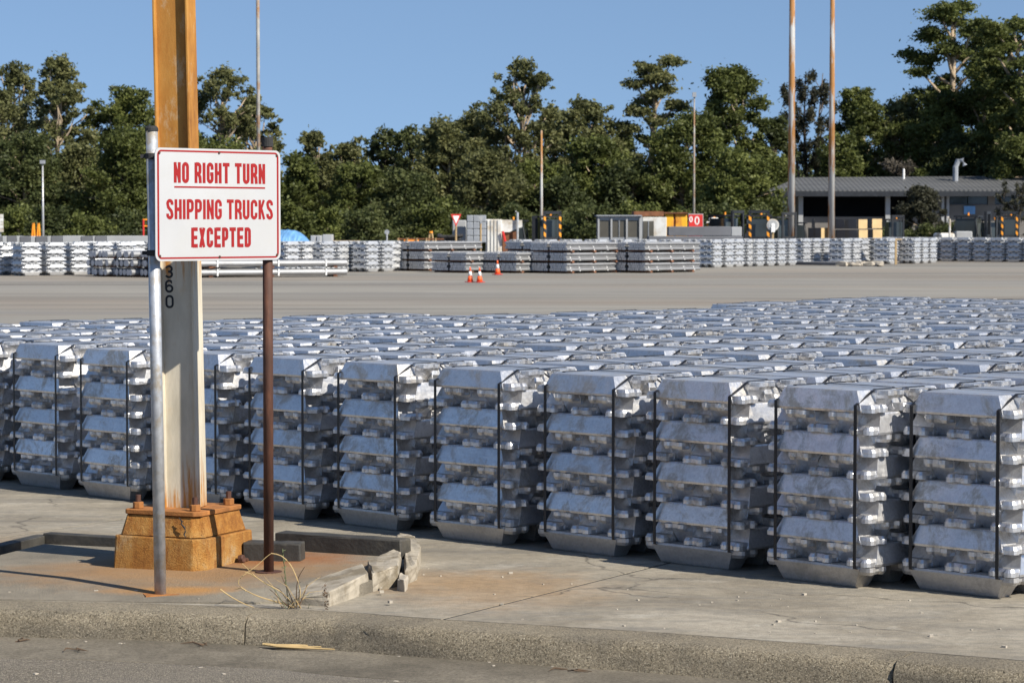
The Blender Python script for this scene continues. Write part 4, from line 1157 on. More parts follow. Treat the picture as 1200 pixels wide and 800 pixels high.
def blockat(name, x0, x1, y0, y1, Y, dep, mat, label, cat, rz=0, group=None, bev=.02, z0=None):
    X0, X1 = xat(x0, Y), xat(x1, Y); cx = (X0+X1)/2; hw = (X1-X0)/2
    o = MB().box(-hw, hw, 0, dep, zat(y1, Y) if z0 is None else z0, zat(y0, Y)).bevel(bev).obj(name, M[mat], None, False, (cx, Y, 0), (0, 0, rz))
    return tag(o, label, cat, group) if label else o
blockat('steel_bin', 364, 370, 276, 284, 98, .8, 'conc_far', 'small pale bin, leftmost of three right of the tarpaulin', 'bin', z0=.0)
blockat('steel_bin', 371, 376, 276, 284, 98, .8, 'conc_far', 'small pale bin, middle of three right of the tarpaulin', 'bin', z0=.0)
blockat('steel_bin', 378, 389.5, 274.8, 284, 97, .8, 'conc_far', 'widest pale bin of three right of the tarpaulin', 'bin', z0=.0)
blockat('flat_timber', 390, 421, 282, 284, 97, .9, 'timber', 'flat timber boards on the ingots left of the marker post', 'boards', z0=0.)
# rusty racks and dark pile
root = empty('steel_rack', (xat(490, 97), 97, 0)); tag(root, 'low rusty steel rack behind the leftmost billets', 'rack')
for k in range(5): MB().box(xat(466+k*11,97)-xat(490,97), xat(467+k*11,97)-xat(490,97), 0, 1, 0, zat(279,97)).obj('post', M['timber'], root)
MB().box(xat(465,97)-xat(490,97), xat(520,97)-xat(490,97), .05, .1, zat(281,97), zat(279.3,97)).obj('rail', M['rustred'], root)
MB().box(xat(473,97)-xat(490,97), xat(490,97)-xat(490,97), .3, .9, zat(284,97), zat(281,97)).obj('orange_board', M['orange'], root)
root = empty('bolt_stand', (xat(505, 99), 99, 0)); tag(root, 'small orange stand left of the dark wrapped pile', 'stand')
for sx in (-1, 1): MB().tube([(sx*.13,0,.6), (sx*.03,0,zat(271,99))], .035, 6).obj('leg', M['timber'], root)
MB().tube([(0,0,zat(273,99)), (0,0,zat(271,99))], .07, 8).obj('cap', M['orange'], root)
rk = random.Random(12); root = empty('scrap_pile', (xat(527, 99), 99, 0)); tag(root, 'heap of black rubber hoses and sheet behind the give way sign', 'pile')
for k in range(20):
    a0 = rk.uniform(0, 6.28); r_ = rk.uniform(.2, .42); zc = .45 + k*.035
    pts = [(r_*1.1*math.cos(a0+t*.5), .5+r_*math.sin(a0+t*.5), zc + rk.uniform(-.04,.04) + .05*math.sin(t)) for t in range(11)]
    MB().tube(pts, .05, 6).obj('hose', M['rubber'], root)
mb = MB().prism([(-.5,.1), (.5,.1), (.55,1), (-.5,1)], 0, .95, [(-.3,.3), (.35,.3), (.3,.8), (-.3,.8)]).bevel(.05); mb.obj('core', M['dark_steel'], root)
# grey block stack
for r_ in range(4):
    for c in range(3):
        if r_ == 3 and c == 2: pass
        x0 = 547 + c*7.6
        blockat('grey_block', x0, x0+7.3, 252.2 + r_*8.1, 260 + r_*8.1, 100, .9, 'grey_steel', ('top', 'second', 'third', 'bottom')[r_] + ' ' + ('left', 'middle', 'right')[c] + ' grey block of the tall stack behind the grey triangle sign', 'block', 0, 'grey blocks stacked in the yard centre')
# white tanks / container
root = empty('white_container', (xat(585, 101), 101, 0), R(0)); tag(root, 'stained white container with sloping jib left of the forklift', 'container')
X_ = lambda p: xat(p, 101) - xat(585, 101)
MB().box(X_(530), X_(546), .2, 1.5, 0, zat(258,101)).bevel(.03).obj('side_box', M['conc_far'], root)
MB().box(X_(569), X_(588), 0, 1.5, 0, zat(257,101)).bevel(.03).obj('tank_body', M['white_metal'], root)
mobj('jib', MB().prism([(X_(588), zat(257.5,101)), (X_(612), zat(258,101)), (X_(612), zat(266,101)), (X_(603), zat(269,101)), (X_(597), zat(272,101)), (X_(588), zat(272,101))], -1.4, -.1).mesh('jib', M['white_metal']), root, (0,0,0), (math.pi/2,0,0))
MB().box(X_(589), X_(606), .2, 1.2, .2, zat(271,101)).obj('under_frame', M['rustred'], root)
for k in range(4): MB().box(X_(571+k*4), X_(571.6+k*4), -.03, -.002, .2, zat(258,101)).obj('rib', M['conc_far'], root)
MB().tube([(X_(589), -.1, zat(271,101)), (X_(592), -.1, zat(283,101))], .05, 6).obj('strut', M['red'], root)
MB().tube([(X_(606.5), 0, 0), (X_(606.5), 0, zat(249,101)), (X_(604), 0, zat(247.5,101))], .045, 8).obj('exhaust', M['galv'], root)
# site cabin
root = empty('site_cabin', (xat(741, 104.5), 104.5, 0)); tag(root, 'site cabin with three large windows and a rusty white end', 'cabin')
X_ = lambda p: xat(p, 104.5) - xat(741, 104.5); Z_ = lambda y: zat(y, 104.5)
MB().box(X_(701), X_(751), .12, 2.3, 0, Z_(254)).obj('wall', M['conc_dark'], root)
for i, (a, b) in enumerate(((700.5,702.5),(715.5,717.5),(733.5,735.5),(749,752.5))): MB().box(X_(a), X_(b), -.02, .10, 0, Z_(253.5)).obj('post', M['conc_far'], root)
for a, b in ((702.7,715.3),(717.7,733.3),(735.7,748.8)):
    f = MB().box(X_(a), X_(b), .05, .11, Z_(278), Z_(258)).obj('window', M['window'], root)
    MB().box(X_(a), X_(b), .03, .112, Z_(258), Z_(253.7)).obj('header_panel', M['conc_far'], root)
    MB().box(X_(a), X_(b), .03, .112, Z_(283), Z_(278.2)).obj('sill_panel', M['grey_steel'], root)
MB().box(X_(725.2), X_(726), .02, .05, Z_(278), Z_(258)).obj('mullion', M['grey_steel'], root)
MB().box(X_(752.7), X_(781), .0, 2.3, 0, Z_(254.5)).bevel(.02).obj('end_panel', M['white_metal'], root)
w_ = MB().box(X_(753.5), X_(766), -.03, -.002, Z_(279), Z_(259)).obj('door', M['window'], root)
MB().box(X_(759.3), X_(760.2), -.05, -.031, Z_(279), Z_(259)).obj('mullion', M['grey_steel'], root)
MB().box(X_(699), X_(752), -.1, 2.5, Z_(253.4), Z_(252)).obj('roof', M['grey_steel'], root)
MB().box(X_(744), X_(779), .8, 3.2, Z_(253.3), Z_(247.5)).obj('rusty_roof', M['rustred'], root)
# yellow container + red board
root = empty('yellow_container', (xat(792, 108), 108, 0)); tag(root, 'yellow steel container with rust streaks right of the cabin', 'container')
X_ = lambda p: xat(p, 108) - xat(792, 108); Z_ = lambda y: zat(y, 108)
for a, b in ((779.5,789),(791,805)): MB().box(X_(a), X_(b), 0, 2.4, 0, Z_(250.5)).bevel(.03).obj('panel', M['yellow'], root)
MB().box(X_(779.5), X_(805), .05, 2.3, 0, Z_(252)).obj('body', M['rustred'], root); MB().box(X_(778), X_(806), -.1, 2.5, Z_(250.4), Z_(248.8)).obj('roof_edge', M['rustred'], root)
root = empty('red_board', (xat(815, 107), 107, 0)); tag(root, 'red board with white ring mark beside the yellow container', 'board')
X_ = lambda p: xat(p, 107) - xat(815, 107); Z_ = lambda y: zat(y, 107)
MB().box(X_(806.5), X_(824), 0, .08, .3, Z_(250.5)).obj('frame', M['conc_far'], root); MB().box(X_(807), X_(823.2), -.03, -.002, .35, Z_(251.5)).obj('panel', M['red'], root)
def ringobj(nm, cx, cz, rx, rz_, th, parent, mat, y=-.035):
    bm = bmesh.new(); n = 20; A = []; B = []
    for k in range(n):
        t = 2*math.pi*k/n; A.append(bm.verts.new((cx+rx*math.cos(t), y, cz+rz_*math.sin(t)))); B.append(bm.verts.new((cx+(rx-th)*math.cos(t), y, cz+(rz_-th)*math.sin(t))))
    for k in range(n): bm.faces.new((A[k], A[(k+1)%n], B[(k+1)%n], B[k]))
    me = bpy.data.meshes.new(nm); bm.to_mesh(me); bm.free(); me.materials.append(mat); mobj(nm, me, parent)
ringobj('ring_mark', X_(816.5), Z_(258.5), .10, .17, .045, root, M['white']); ringobj('ring_mark', X_(809.5), Z_(257), .07, .12, .04, root, M['white'])
root = empty('work_stand', (xat(838, 109), 109, 0)); tag(root, 'white stand with equipment and orange lamp right of red board', 'stand')
X_ = lambda p: xat(p, 109) - xat(838, 109); Z_ = lambda y: zat(y, 109)
MB().box(X_(828), X_(846), 0, .6, Z_(261.5), Z_(259.5)).obj('top', M['white'], root)
MB().box(X_(831), X_(842), .05, .5, Z_(259.2), Z_(255)).bevel(.04).obj('equipment', M['white'], root)
for a in (828.5, 838, 843): MB().box(X_(a), X_(a+1.3), .1, .3, .2, Z_(261.6)).obj('leg', M['white' if a > 830 else 'orange'], root)
MB().tube([(X_(837),.2,Z_(255)), (X_(837),.2,Z_(252.5))], .05, 8).obj('lamp', M['orange'], root)
# concrete beams
blockat('concrete_beam', 783, 856.5, 265.5, 276.5, 101.7, 1.0, 'conc_dark', 'large dark grey concrete beam in front of yellow container', 'concrete beam')
blockat('beam_end_block', 856.8, 869, 265.8, 276.8, 101.7, 1.0, 'conc_far', 'pale square end block at the right end of the large beam', 'concrete block')
blockat('concrete_beam', 760, 870, 276.9, 282.8, 101.4, 1.5, 'conc_dark', 'long thin dark concrete beam beneath the large one', 'concrete beam', z0=0.)
for k in range(4): blockat('flat_block', 848+k*7.6, 855.2+k*7.6, 279.6, 283, 101.1, .25, 'conc_far', 'pale flat block on the ingots, ' + ORD[k+1] + ' from left below the beam end', 'concrete block', 0, 'pale flat blocks on the ingots', z0=0.)
# round reel
root = empty('cable_reel', (xat(905.5, 103), 103, 0)); tag(root, 'round cream reel on a timber post between two forklifts', 'reel')
Z_ = lambda y: zat(y, 103)
for (r_, y_, m_) in ((.235, 0, 'white_metal'), (.19, -.02, 'conc_far'), (.07, -.04, 'white')):
    MB().tube([(0, y_+.10, Z_(263.5)), (0, y_-.02, Z_(263.5))], r_, 24).obj('disc', M[m_], root)
MB().box(-.04, .04, -.02, .06, 0, Z_(268)).obj('post', M['timber'], root); MB().box(-.07, .07, -.10, -.065, Z_(272), Z_(265.5)).obj('tag_plate', M['white'], root)
# plywood crates
def crate(x0, x1, x2, y0, y1, Y, label):
    X0, X1, X2 = xat(x0,Y), xat(x1,Y), xat(x2,Y); z0, z1 = (0 if y1 > 279 else zat(y1,Y)), zat(y0,Y)
    root = empty('plywood_crate', (X1, Y, 0)); tag(root, label, 'crate', 'plywood crates stacked in front of the shed')
    MB().prism([(X0-X1, .8), (0, 0), (X2-X1, .35), (X2-X1-.6, 1.3)], z0, z1).obj('core', M['crate_side'], root)
    # end boards and side boards, proud of the core
    a, b = Vector((0,0,0)), Vector((X2-X1,.35,0)); n = Vector((b.y, -b.x, 0)).normalized()*.012
    MB().prism([(p.x, p.y) for p in (a+n, b+n, b+n*.1, a+n*.1)], z0+.01, z1-.01).obj('end_board', M['plywood'], root)
    for k in range(2):
        f0, f1 = .06+.52*k, .40+.52*k; s0 = Vector((X0-X1,.8,0)); nn = Vector((-.8, -(X1-X0), 0)).normalized()*.012
        q0, q1 = s0*f1, s0*f0
        MB().prism([(p.x, p.y) for p in (q0+nn, q1+nn, q1+nn*.1, q0+nn*.1)], z0+.01, z1-.01).obj('side_board', M['timber'] if False else M['shedwall'], root)
for (x0, x1, x2, y0, y1, lb) in ((981, 1006, 1017.5, 269.2, 280, 'lower plywood crate of the wide pair beside the rusty pole'), (980, 1005.5, 1017, 257, 268.3, 'upper plywood crate of the wide pair beside the rusty pole'),
                       (1019, 1022.5, 1034.5, 268.8, 281, 'lower plywood crate of the right hand pair'), (1018, 1021.5, 1034.2, 256.3, 267.8, 'upper plywood crate of the right hand pair'),
                       (949, 961.8, 971, 267, 279.5, 'low plywood crate left of the right rusty pole')):
    crate(x0, x1, x2, y0, y1, 112 if 'wide' in lb else (113 if 'right hand' in lb else 112), lb)
blockat('pallet_boards', 1024, 1057, 279.8, 281.5, 106, 1.2, 'timber', 'flat pallet boards lying on the ingots below the crates', 'pallet')
blockat('timber_post', 1048.5, 1051, 281.6, 309, 103.5, .1, 'timber', 'upright timber standing against the bright ingots', 'timber', z0=.0, bev=.005)
blockat('white_slab', 1101, 1119, 273, 283, 118, 1.4, 'white_metal', 'white rubble covered block with upright pipe', 'block', R(4), z0=.0, bev=.08)
blockat('grey_slab', 1120, 1139, 271, 284, 119, 1., 'conc_far', 'pale grey slab leaning left of a dark forklift', 'block', R(-3), z0=.0, bev=.04)
root = empty('vent_pipe', (xat(1112.5, 116), 116, 0)); tag(root, 'short cream vent pipe with bent top in front of the shed', 'pipe')
MB().tube([(0,0,0), (0,0,zat(257,116)), (-.05,0,zat(255,116)), (-.11,0,zat(255,116))], .045, 8).obj('pipe', M['white_metal'], root)

# ------------------------------------------------------------------ shed at the right
Y = 138; shed = empty('shed', (0, 0, 0)); tag(shed, 'long low shed with grey corrugated roof and dark open bays', 'building')
X_ = lambda p: xat(p, Y); Z_ = lambda y: zat(y, Y)
eave = Z_(223.5); ridge = Z_(206)
ov = .5
bm = bmesh.new()
xa, xr, xe = X_(900), X_(945), X_(1290)
def quad(bm, a, b, c, d, th=.12):
    vs = [bm.verts.new(p) for p in (a, b, c, d)]; v2 = [bm.verts.new((p[0], p[1], p[2]-th)) for p in (a, b, c, d)]
    bm.faces.new(vs); bm.faces.new(v2[::-1])
    for i in range(4): bm.faces.new((vs[i], v2[i], v2[(i+1)%4], vs[(i+1)%4]))
quad(bm, (xa, Y-.6, eave), (xe, Y-.6, Z_(222)), (xe, Y+5, ridge+.1), (xr, Y+5, ridge))
quad(bm, (xa, Y-.6, eave-.001), (xr, Y+5.01, ridge), (xr, Y+5.02, ridge), (xa, Y+10, eave))
quad(bm, (xa, Y+10, eave), (xr, Y+5.02, ridge), (xe, Y+5.02, ridge+.1), (xe, Y+10, eave))
bmesh.ops.recalc_face_normals(bm, faces=bm.faces)
me = bpy.data.meshes.new('roof'); bm.to_mesh(me); bm.free(); me.materials.append(M['roof']); roof = mobj('roof', me, shed)
MB().box(xa, xe, Y-.72, Y-.605, eave-.30, eave-.04).obj('fascia', M['dark_steel'], shed)
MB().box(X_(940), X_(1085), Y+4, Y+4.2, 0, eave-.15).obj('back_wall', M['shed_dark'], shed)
MB().box(X_(918), X_(940), Y+1, Y+4.2, 0, eave-.15).obj('side_wall', M['shedwall'], shed)
MB().box(X_(936), X_(1085), Y+.3, Y+.5, 0, Z_(254)).obj('dwarf_wall', M['shedwall'], shed)
for p in (919, 938, 1040, 1084): MB().box(X_(p)-.12, X_(p)+.12, Y, Y+.25, 0, eave-.15).obj('post', M['conc_far'], shed)
MB().box(X_(1090), xe, Y+.2, Y+.45, 0, Z_(240)).obj('wall', M['shedwall'], shed)
MB().box(X_(1090), X_(1112), Y+.2, Y+.45, Z_(239.8), eave-.15).obj('wall', M['shedwall'], shed)
MB().box(X_(1158), X_(1166), Y+.2, Y+.45, Z_(239.8), eave-.15).obj('wall', M['shedwall'], shed)
for a, b in ((1112.3, 1134), (1135, 1157.7), (1166.3, 1200)):
    w_ = MB().box(X_(a), X_(b), Y+.35, Y+.40, Z_(239.7), eave-.16).obj('window', M['glass'], shed)
    mb = MB(); mb.box(X_(a), X_(b), Y+.28, Y+.34, Z_(239.7), Z_(238.9)); mb.obj('sill', M['conc_dark'], w_)
MB().box(X_(1103), X_(1106), Y+.05, Y+.19, 0, eave-.15).obj('downpipe', M['conc_far'], shed); MB().box(X_(1109), X_(1112), Y+.05, Y+.19, 0, eave-.15).obj('downpipe', M['conc_far'], shed)
MB().box(X_(1129.5), X_(1142.5), Y+.10, Y+.17, Z_(251), Z_(241.5)).obj('notice_panel', M['tarp'], shed)
MB().tube([(X_(1130), Y+3, ridge-.3), (X_(1130), Y+3, ridge+.5), (X_(1133), Y+3, ridge+.85), (X_(1138), Y+3, ridge+.9), (X_(1141), Y+3, ridge+.6)], .15, 10).obj('roof_vent', M['grey_steel'], shed)
MB().tube([(X_(1071.5), Y+4, ridge-.3), (X_(1071.5), Y+4, ridge+.45)], .06, 8).obj('flue', M['white'], shed)

# ------------------------------------------------------------------ trees
def leaves_mesh(name, clumps, n, size, mat, rs, flat=1.0, droop=0.):
    """clumps: (x,y,z,rx,ry,rz,weight)"""
    rng = np.random.default_rng(rs)
    C = np.array(clumps); wt = C[:,6]/C[:,6].sum(); idx = rng.choice(len(C), n, p=wt)
    d = rng.normal(size=(n,3)); d /= np.linalg.norm(d, axis=1)[:,None]
    rad = rng.random(n)**.45 * (1 + .28*np.abs(rng.normal(size=n))*(rng.random(n) < .3))
    # lumpy shells
    ph = C[idx,0]*3.1
    lump = 1 + .30*np.sin(d[:,0]*5+ph) * np.cos(d[:,2]*6+ph*1.7) + .22*np.sin(d[:,1]*11+ph*2.3)
    p = C[idx,:3] + d*(rad*lump)[:,None]*C[idx,3:6]
    a = rng.normal(size=(n,3)); a[:,2] = a[:,2]*.7 - droop; a /= np.linalg.norm(a, axis=1)[:,None]
    b = np.cross(a, rng.normal(size=(n,3))); b /= np.linalg.norm(b, axis=1)[:,None]
    s = size*(.6 + .8*rng.random(n)); l = s[:,None]*a; w_ = (s*.42*flat)[:,None]*b
    V = np.empty((n*4,3)); V[0::4] = p-l*.5; V[1::4] = p+w_*.6; V[2::4] = p+l*.5; V[3::4] = p-w_*.6
    me = bpy.data.meshes.new(name); me.vertices.add(n*4); me.vertices.foreach_set('co', V.ravel())
    me.loops.add(n*4); me.loops.foreach_set('vertex_index', np.arange(n*4, dtype=np.int32))
    me.polygons.add(n); me.polygons.foreach_set('loop_start', np.arange(0, n*4, 4, dtype=np.int32)); me.polygons.foreach_set('loop_total', np.full(n, 4, dtype=np.int32))
    at = me.attributes.new('tone', 'FLOAT', 'FACE'); cl_t = rng.random(len(C)); at.data.foreach_set('value', (.55*cl_t[idx] + .45*rng.random(n)).astype(np.float32))
    me.update(); me.validate(); me.materials.append(mat)
    return me
def limb(mb, a, b, r0, r1, rk, bend=.12):
    a, b = Vector(a), Vector(b); L = (b-a).length; m1 = a.lerp(b, .35) + Vector([rk.uniform(-1,1)*L*bend for _ in range(3)]); m2 = a.lerp(b, .7) + Vector([rk.uniform(-1,1)*L*bend*.7 for _ in range(3)])
    mb.tube([a, m1, m2, b], [r0, r0*.75+r1*.25, r0*.4+r1*.6, r1], 6)
TC = [0]
def tree(px, ytop, Y, wpx, kind, leaf, label, group='trees behind the yard', n=9000, base=.08, size=.27, bark='bark_pale', seed=None):
    TC[0] += 1; rk = random.Random(seed if seed is not None else TC[0]*17+3)
    wpx *= 1.22 if kind == 'euc' else 1.08
    H = zat(ytop, Y); Wd = wpx/F*Y/2; X = xat(px, Y)
    root = empty('tree', (X, Y, 0)); tag(root, label, 'tree', group)
    mb = MB(); cl = []
    lean = rk.uniform(-.06,.06)*H
    if kind == 'euc':       # open eucalypt: trunk forks, leaf clumps at branch ends with sky between
        fk = H*rk.uniform(.30,.40); top = Vector((lean, 0, H*.86)); f0 = Vector((lean*.3, 0, fk))
        mb.tube([(0,0,-.3), (lean*.15,0,fk*.5), f0], [H*.021, H*.017, H*.014], 8); limb(mb, f0, top, H*.013, H*.004, rk, .05)
        nb = 36
        for k in range(nb):
            t = (k+.5)/nb; z = H*(.36 + .58*t); env = Wd*(.55 + .55*math.sin(math.pi*min(1, (t*.9+.12))))*(1 - .45*t**3)
            ang = k*2.4 + rk.uniform(-.4,.4); rr = env*rk.uniform(.35,1.0)
            c = Vector((lean*t + rr*math.cos(ang), rr*.8*math.sin(ang), min(z + rk.uniform(-.04,.05)*H, H*.95)))
            st = f0.lerp(top, max(0, t-.25)); limb(mb, st, c, H*.007, H*.0018, rk, .14)
            r_ = Wd*rk.uniform(.11,.25)
            cl.append((*c, r_, r_, r_*rk.uniform(.6,1.0), r_**2))
            for q in range(3):
                off = Vector((rk.uniform(-1,1), rk.uniform(-1,1), rk.uniform(-.9,.7)))*r_*1.7; r2 = r_*rk.uniform(.35,.7)
                cl.append((*(c+off), r2, r2, r2*.7, r2**2))
        cl.append((lean, 0, H*.955, Wd*.25, Wd*.25, H*.045, (Wd*.25)**2))
    elif kind == 'dense':   # bushy crown nearly to the ground
        f0 = Vector((0,0,H*.3)); top = Vector((lean*.5,0,H*.9)); mb.tube([(0,0,-.3), f0], [H*.024, H*.018], 8); limb(mb, f0, top, H*.016, H*.004, rk, .05)
        nb = 70
        for k in range(nb):
            t = (k+.5)/nb; z = H*(base + (.93-base)*t); env = Wd*(1 - max(0, (t-.35)/.65)**2.2*.72)*(.75+.25*min(1, t*3))
            ang = k*2.4 + rk.uniform(-.5,.5); rr = env*rk.uniform(.25,.92)
            c = Vector((lean*t + rr*math.cos(ang), rr*.9*math.sin(ang), z)); r_ = Wd*rk.choice((.12,.16,.2,.25,.3))
            if k % 3 == 0: limb(mb, Vector((0,0,min(z*.8, H*.7))), c, H*.008, H*.002, rk, .1)
            cl.append((*c, r_, r_, r_*.72, r_**2))
    elif kind == 'umbrella': # layered flat plates of leaf
        f0 = Vector((0,0,H*.35)); top = Vector((lean,0,H*.93)); mb.tube([(0,0,-.3), f0], [H*.024, H*.018], 8); limb(mb, f0, top, H*.016, H*.005, rk, .04)
        nb = 22
        for k in range(nb):
            t = (k+.5)/nb; z = H*(.35+.62*t); env = Wd*(1.05 - .55*t)
            ang = k*2.4 + rk.uniform(-.5,.5); rr = env*rk.uniform(.3,1.)
            c = Vector((lean*t + rr*math.cos(ang), rr*.8*math.sin(ang), z)); r_ = Wd*rk.uniform(.22,.36)
            limb(mb, f0.lerp(top, max(0,t-.15)), c, H*.008, H*.002, rk, .1)
            cl.append((*c, r_, r_, r_*.36, r_**2))
            c2 = c + Vector((rk.uniform(-1,1)*r_, rk.uniform(-1,1)*r_, r_*.3)); cl.append((*c2, r_*.6, r_*.6, r_*.25, (r_*.6)**2))
    elif kind == 'fine':    # tall sparse needle tree, several thin stems
        for s_ in range(3):
            xs = (s_-1)*Wd*.4; tp = Vector((xs+rk.uniform(-.2,.2), rk.uniform(-.5,.5), H*rk.uniform(.84,.97))); st = Vector((xs*.4,0,-.3)); limb(mb, st, tp, H*.011, H*.002, rk, .02)
            for k in range(26):
                t = .22+.78*k/26; c = st.lerp(tp, t) + Vector((rk.uniform(-1,1)*Wd*.55*(1.15-t*.6), rk.uniform(-1,1)*Wd*.4, rk.uniform(-.02,.03)*H)); limb(mb, st.lerp(tp, max(.1,t-.08)), c, H*.003, H*.001, rk, .1)
                cl.append((*c, Wd*.13, Wd*.13, H*.035, 1))
    elif kind == 'bush':
        mb.tube([(0,0,-.2), (0,0,H*.5)], [H*.03, H*.015], 6)
        for k in range(22):
            ang = k*2.4; rr = Wd*rk.uniform(.1,.85); t = rk.random()
            r_ = Wd*rk.uniform(.2,.38); c = Vector((rr*math.cos(ang), rr*.8*math.sin(ang), H*(.12+.72*t*(1-.5*(rr/Wd)**2))))
            cl.append((*c, r_, r_, min(r_*.8, H*.2), r_**2))
            if k % 4 == 0: limb(mb, (0,0,H*.2), c, H*.012, H*.003, rk)
    mb.obj('trunk', M[bark], root, True)
    n = int(n*1.9); size *= .78
    mobj('crown', leaves_mesh('crown', cl, n, size, M[leaf], TC[0]*7+1, droop=.35 if kind in ('euc','fine') else 0, flat=.55 if kind == 'fine' else 1.), root)
    return root
# far wood behind everything: one mass nobody could count, closes the gaps low down
rk = random.Random(2); cl = []
for k in range(260):
    px = rk.uniform(-260, 1460); Yf = rk.uniform(205, 235)
    top = np.interp(px, [-200,0,120,300,360,480,560,700,800,1000,1100,1200,1400], [150,150,165,200,232,232,222,200,195,180,140,120,120]) + rk.uniform(-8, 40)
    zt = zat(top, Yf); r_ = rk.uniform(1.4, 2.8); z = rk.uniform(.3, 1)*zt
    cl.append((xat(px, Yf), Yf, z - r_*.5, r_*1.2, r_, r_, r_*r_))
for k in range(190):
    px = -260 + k*9.1; Yf = rk.uniform(200, 215); r_ = rk.uniform(1.8, 2.6); cl.append((xat(px, Yf), Yf, rk.uniform(.8, 4.6), r_*1.1, r_, r_, r_*r_))
wood = mobj('far_wood', leaves_mesh('far_wood', cl, 90000, .62, M['leaf_dark'], 77)); tag(wood, 'dark mass of distant forest behind the nearer trees', 'forest', kind='stuff')
hb = MB(); hb.prism([(-120, 238), (150, 238), (150, 250), (-120, 250)], -.2, 5.2, [(-120, 241), (150, 241), (150, 250), (-120, 250)]); tag(hb.obj('wooded_rise', M['leaf_dark']), 'low dark wooded rise behind the trees', 'hill', kind='structure')

T = tree
# left group
T(-25, 92, 150, 120, 'euc', 'leaf_euc', 'gum tree cut by the left picture edge', n=9000)
T(14, 72, 158, 80, 'euc', 'leaf_euc', 'tall gum tree near the left edge with feathery top', n=9000)
T(62, 64, 150, 78, 'euc', 'leaf_euc', 'tall gum with pale forked trunk at left above the concrete blocks', n=9500)
T(30, 150, 142, 120, 'dense', 'leaf_dark', 'dark bushy tree below the tall gums at far left', n=11000)
T(95, 165, 145, 100, 'dense', 'leaf_euc', 'lower grey green tree between pale trunk and dark tree', n=9000)
T(140, 101, 152, 105, 'euc', 'leaf_dense', 'broad gum left of the orange column', n=12000)
T(150, 150, 140, 130, 'dense', 'leaf_dense', 'dense green tree directly left of the orange column', n=14000)
T(205, 130, 150, 110, 'dense', 'leaf_dark', 'dark tree hidden mostly behind the orange column', n=9000)
T(262, 78, 150, 100, 'euc', 'leaf_euc', 'gum tree between orange column and thin pole', n=11000)
T(300, 108, 156, 60, 'euc', 'leaf_euc', 'small airy gum behind the thin pale pole', n=5500)
T(255, 160, 145, 120, 'dense', 'leaf_dense', 'dense tree behind the top of the white sign', n=9000)
# centre left
T(352, 178, 145, 70, 'dense', 'leaf_dense', 'low green tree just right of the brown pole', n=8000)
T(377, 153, 150, 62, 'euc', 'leaf_euc', 'slim airy gum right of the sign with visible pale stem', n=6000)
T(405, 168, 150, 70, 'euc', 'leaf_euc', 'small spreading gum left of the sparse branched tree', n=6500)
T(420, 190, 142, 90, 'dense', 'leaf_dense', 'rounded green bushy tree above the marker post', n=9000)
T(445, 148, 152, 58, 'euc', 'leaf_dark', 'sparse tree with thin dark branches against the sky', n=3500, bark='bark_dark')
T(478, 146, 150, 62, 'euc', 'leaf_dark', 'open branching tree with small tufts left of centre', n=4500, bark='bark_dark')
T(480, 200, 140, 100, 'dense', 'leaf_dark', 'dark low tree behind the give way sign', n=10000)
T(528, 132, 146, 95, 'dense', 'leaf_euc', 'full mid green gum left of the tallest central tree', n=14000)
T(562, 128, 152, 70, 'euc', 'leaf_euc', 'gum with loose crown touching the tallest central tree', n=8000)
T(604, 68, 148, 88, 'euc', 'leaf_euc', 'tallest central gum with orange brown trunk and open crown', n=9500)
T(575, 175, 138, 100, 'dense', 'leaf_euc', 'grey green tree with leaning pale branch behind grey blocks', n=12000)
T(625, 185, 140, 90, 'dense', 'leaf_dense', 'yellow green bushy tree at the foot of the tallest gum', n=10000)
T(652, 122, 154, 60, 'euc', 'leaf_euc', 'thin gum just right of the thin rusty pole', n=5000)
T(690, 116, 150, 85, 'euc', 'leaf_euc', 'gum with ragged top left of the umbrella shaped tree', n=10000)
T(700, 155, 142, 100, 'dense', 'leaf_dense', 'broad green tree behind the site cabin', n=15000)
T(655, 205, 138, 80, 'dense', 'leaf_dark', 'dark shaded tree behind the central forklift', n=8000)
T(722, 150, 156, 60, 'dense', 'leaf_dense', 'light green tree top just left of the umbrella shaped tree', n=7000)
# centre right
T(762, 62, 150, 92, 'umbrella', 'leaf_euc', 'umbrella shaped gum with wide separate leaf plates', n=10000)
T(745, 180, 140, 80, 'dense', 'leaf_dark', 'dark tree behind the cabin roof', n=8000)
T(800, 128, 140, 120, 'dense', 'leaf_dense', 'large fresh green tree behind the thin white pole', n=19000, size=.26)
T(866, 66, 148, 98, 'dense', 'leaf_dense', 'tall dense dark green tree left of the thick rusty pole', n=19000)
T(860, 175, 136, 110, 'dense', 'leaf_dense', 'lower dense green tree left of the shed', n=14000, size=.26)
T(905, 130, 150, 60, 'dense', 'leaf_dark', 'dark narrow tree directly behind the thick rusty pole', n=8000)
T(945, 72, 156, 72, 'fine', 'leaf_fine', 'tall sparse brownish needle tree between the rusty poles', n=6500, size=.34, bark='bark_dark')
T(915, 180, 142, 60, 'dense', 'leaf_dense', 'bushy tree at the left end of the shed', n=7000)
T(1010, 90, 152, 85, 'dense', 'leaf_dense', 'green tree right of the right rusty pole', n=13000)
T(985, 150, 146, 70, 'dense', 'leaf_dense', 'mid green tree behind the shed roof right of the needle tree', n=8000)
T(1048, 118, 156, 65, 'euc', 'leaf_euc', 'small gum in the dip between the green tree and the tall right tree', n=7000)
T(1045, 168, 147, 70, 'bush', 'leaf_grey', 'bare grey leafless shrub above the shed roof', n=7000, size=.30, bark='bark_dark')
T(1082, 178, 146, 50, 'bush', 'leaf_dense', 'small rounded green tree above the shed flue', n=5000)
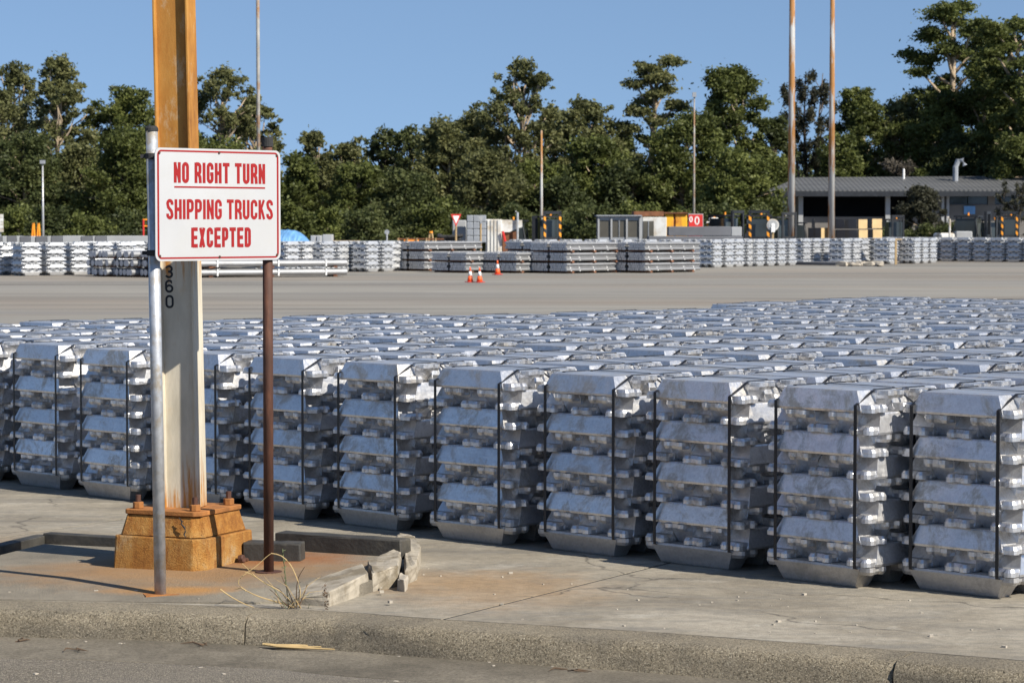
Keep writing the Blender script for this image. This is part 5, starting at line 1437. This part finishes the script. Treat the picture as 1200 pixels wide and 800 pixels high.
T(1122, -4, 154, 125, 'umbrella', 'leaf_dense', 'tallest tree at right with layered leaf plates against the sky', n=17000)
T(1095, 95, 150, 80, 'dense', 'leaf_dense', 'dense tree below the tallest layered tree', n=13000)
T(1150, 52, 150, 110, 'dense', 'leaf_dense', 'broad dense tree right of the layered tree', n=19000)
T(1200, 18, 146, 110, 'umbrella', 'leaf_dense', 'tall tree at the right picture edge with light leaf plates', n=16000)
T(1215, 80, 142, 110, 'dense', 'leaf_dense', 'dense green tree cut by the right picture edge', n=15000)
T(1120, 150, 148, 100, 'dense', 'leaf_dark', 'dark understory tree just behind the shed at right', n=9000)
T(1180, 160, 146, 90, 'dense', 'leaf_dark', 'dark understory tree behind the right end of the shed', n=9000)
T(1168, 22, 158, 110, 'umbrella', 'leaf_dense', 'tall tree between the layered tree and the edge tree', n=12000)
T(1070, 100, 158, 80, 'dense', 'leaf_euc', 'grey green tree filling the gap left of the layered tree', n=9000)
T(1260, 40, 150, 120, 'dense', 'leaf_dense', 'tree beyond the right picture edge', n=9000)
# in front of the shed
T(1079, 214, 128, 58, 'dense', 'leaf_fine', 'dark tree standing in front of the shed wall', n=9000, size=.2)
T(1045, 262, 126, 60, 'bush', 'leaf_dark', 'low dark bush right of the plywood crates', n=4000, size=.16)
T(1100, 250, 125, 60, 'bush', 'leaf_dark', 'dark shrub in front of the shed right of the dark tree', n=5000, size=.16)
T(1186, 208, 130, 46, 'fine', 'leaf_fine', 'thin scraggly tree in front of the right end of shed', n=2500, size=.2, bark='bark_dark')
# low shrubs at the foot of the wood
xs = list(range(-30, 900, 46))
for k, x_ in enumerate(xs):
    T(x_ + rnd.uniform(-8, 8), 236 + rnd.uniform(-10, 8), 128 + rnd.uniform(-3, 5), 74, 'bush', rnd.choice(['leaf_dark', 'leaf_dense', 'leaf_dark']), 'low shrub at the foot of the trees, ' + ORD[k+1] + ' from left of its belt', 'shrubs at the foot of the trees', n=4200, size=.24)

# bark grass verge far away
vg = [gp(-300, 296), gp(1500, 296)]
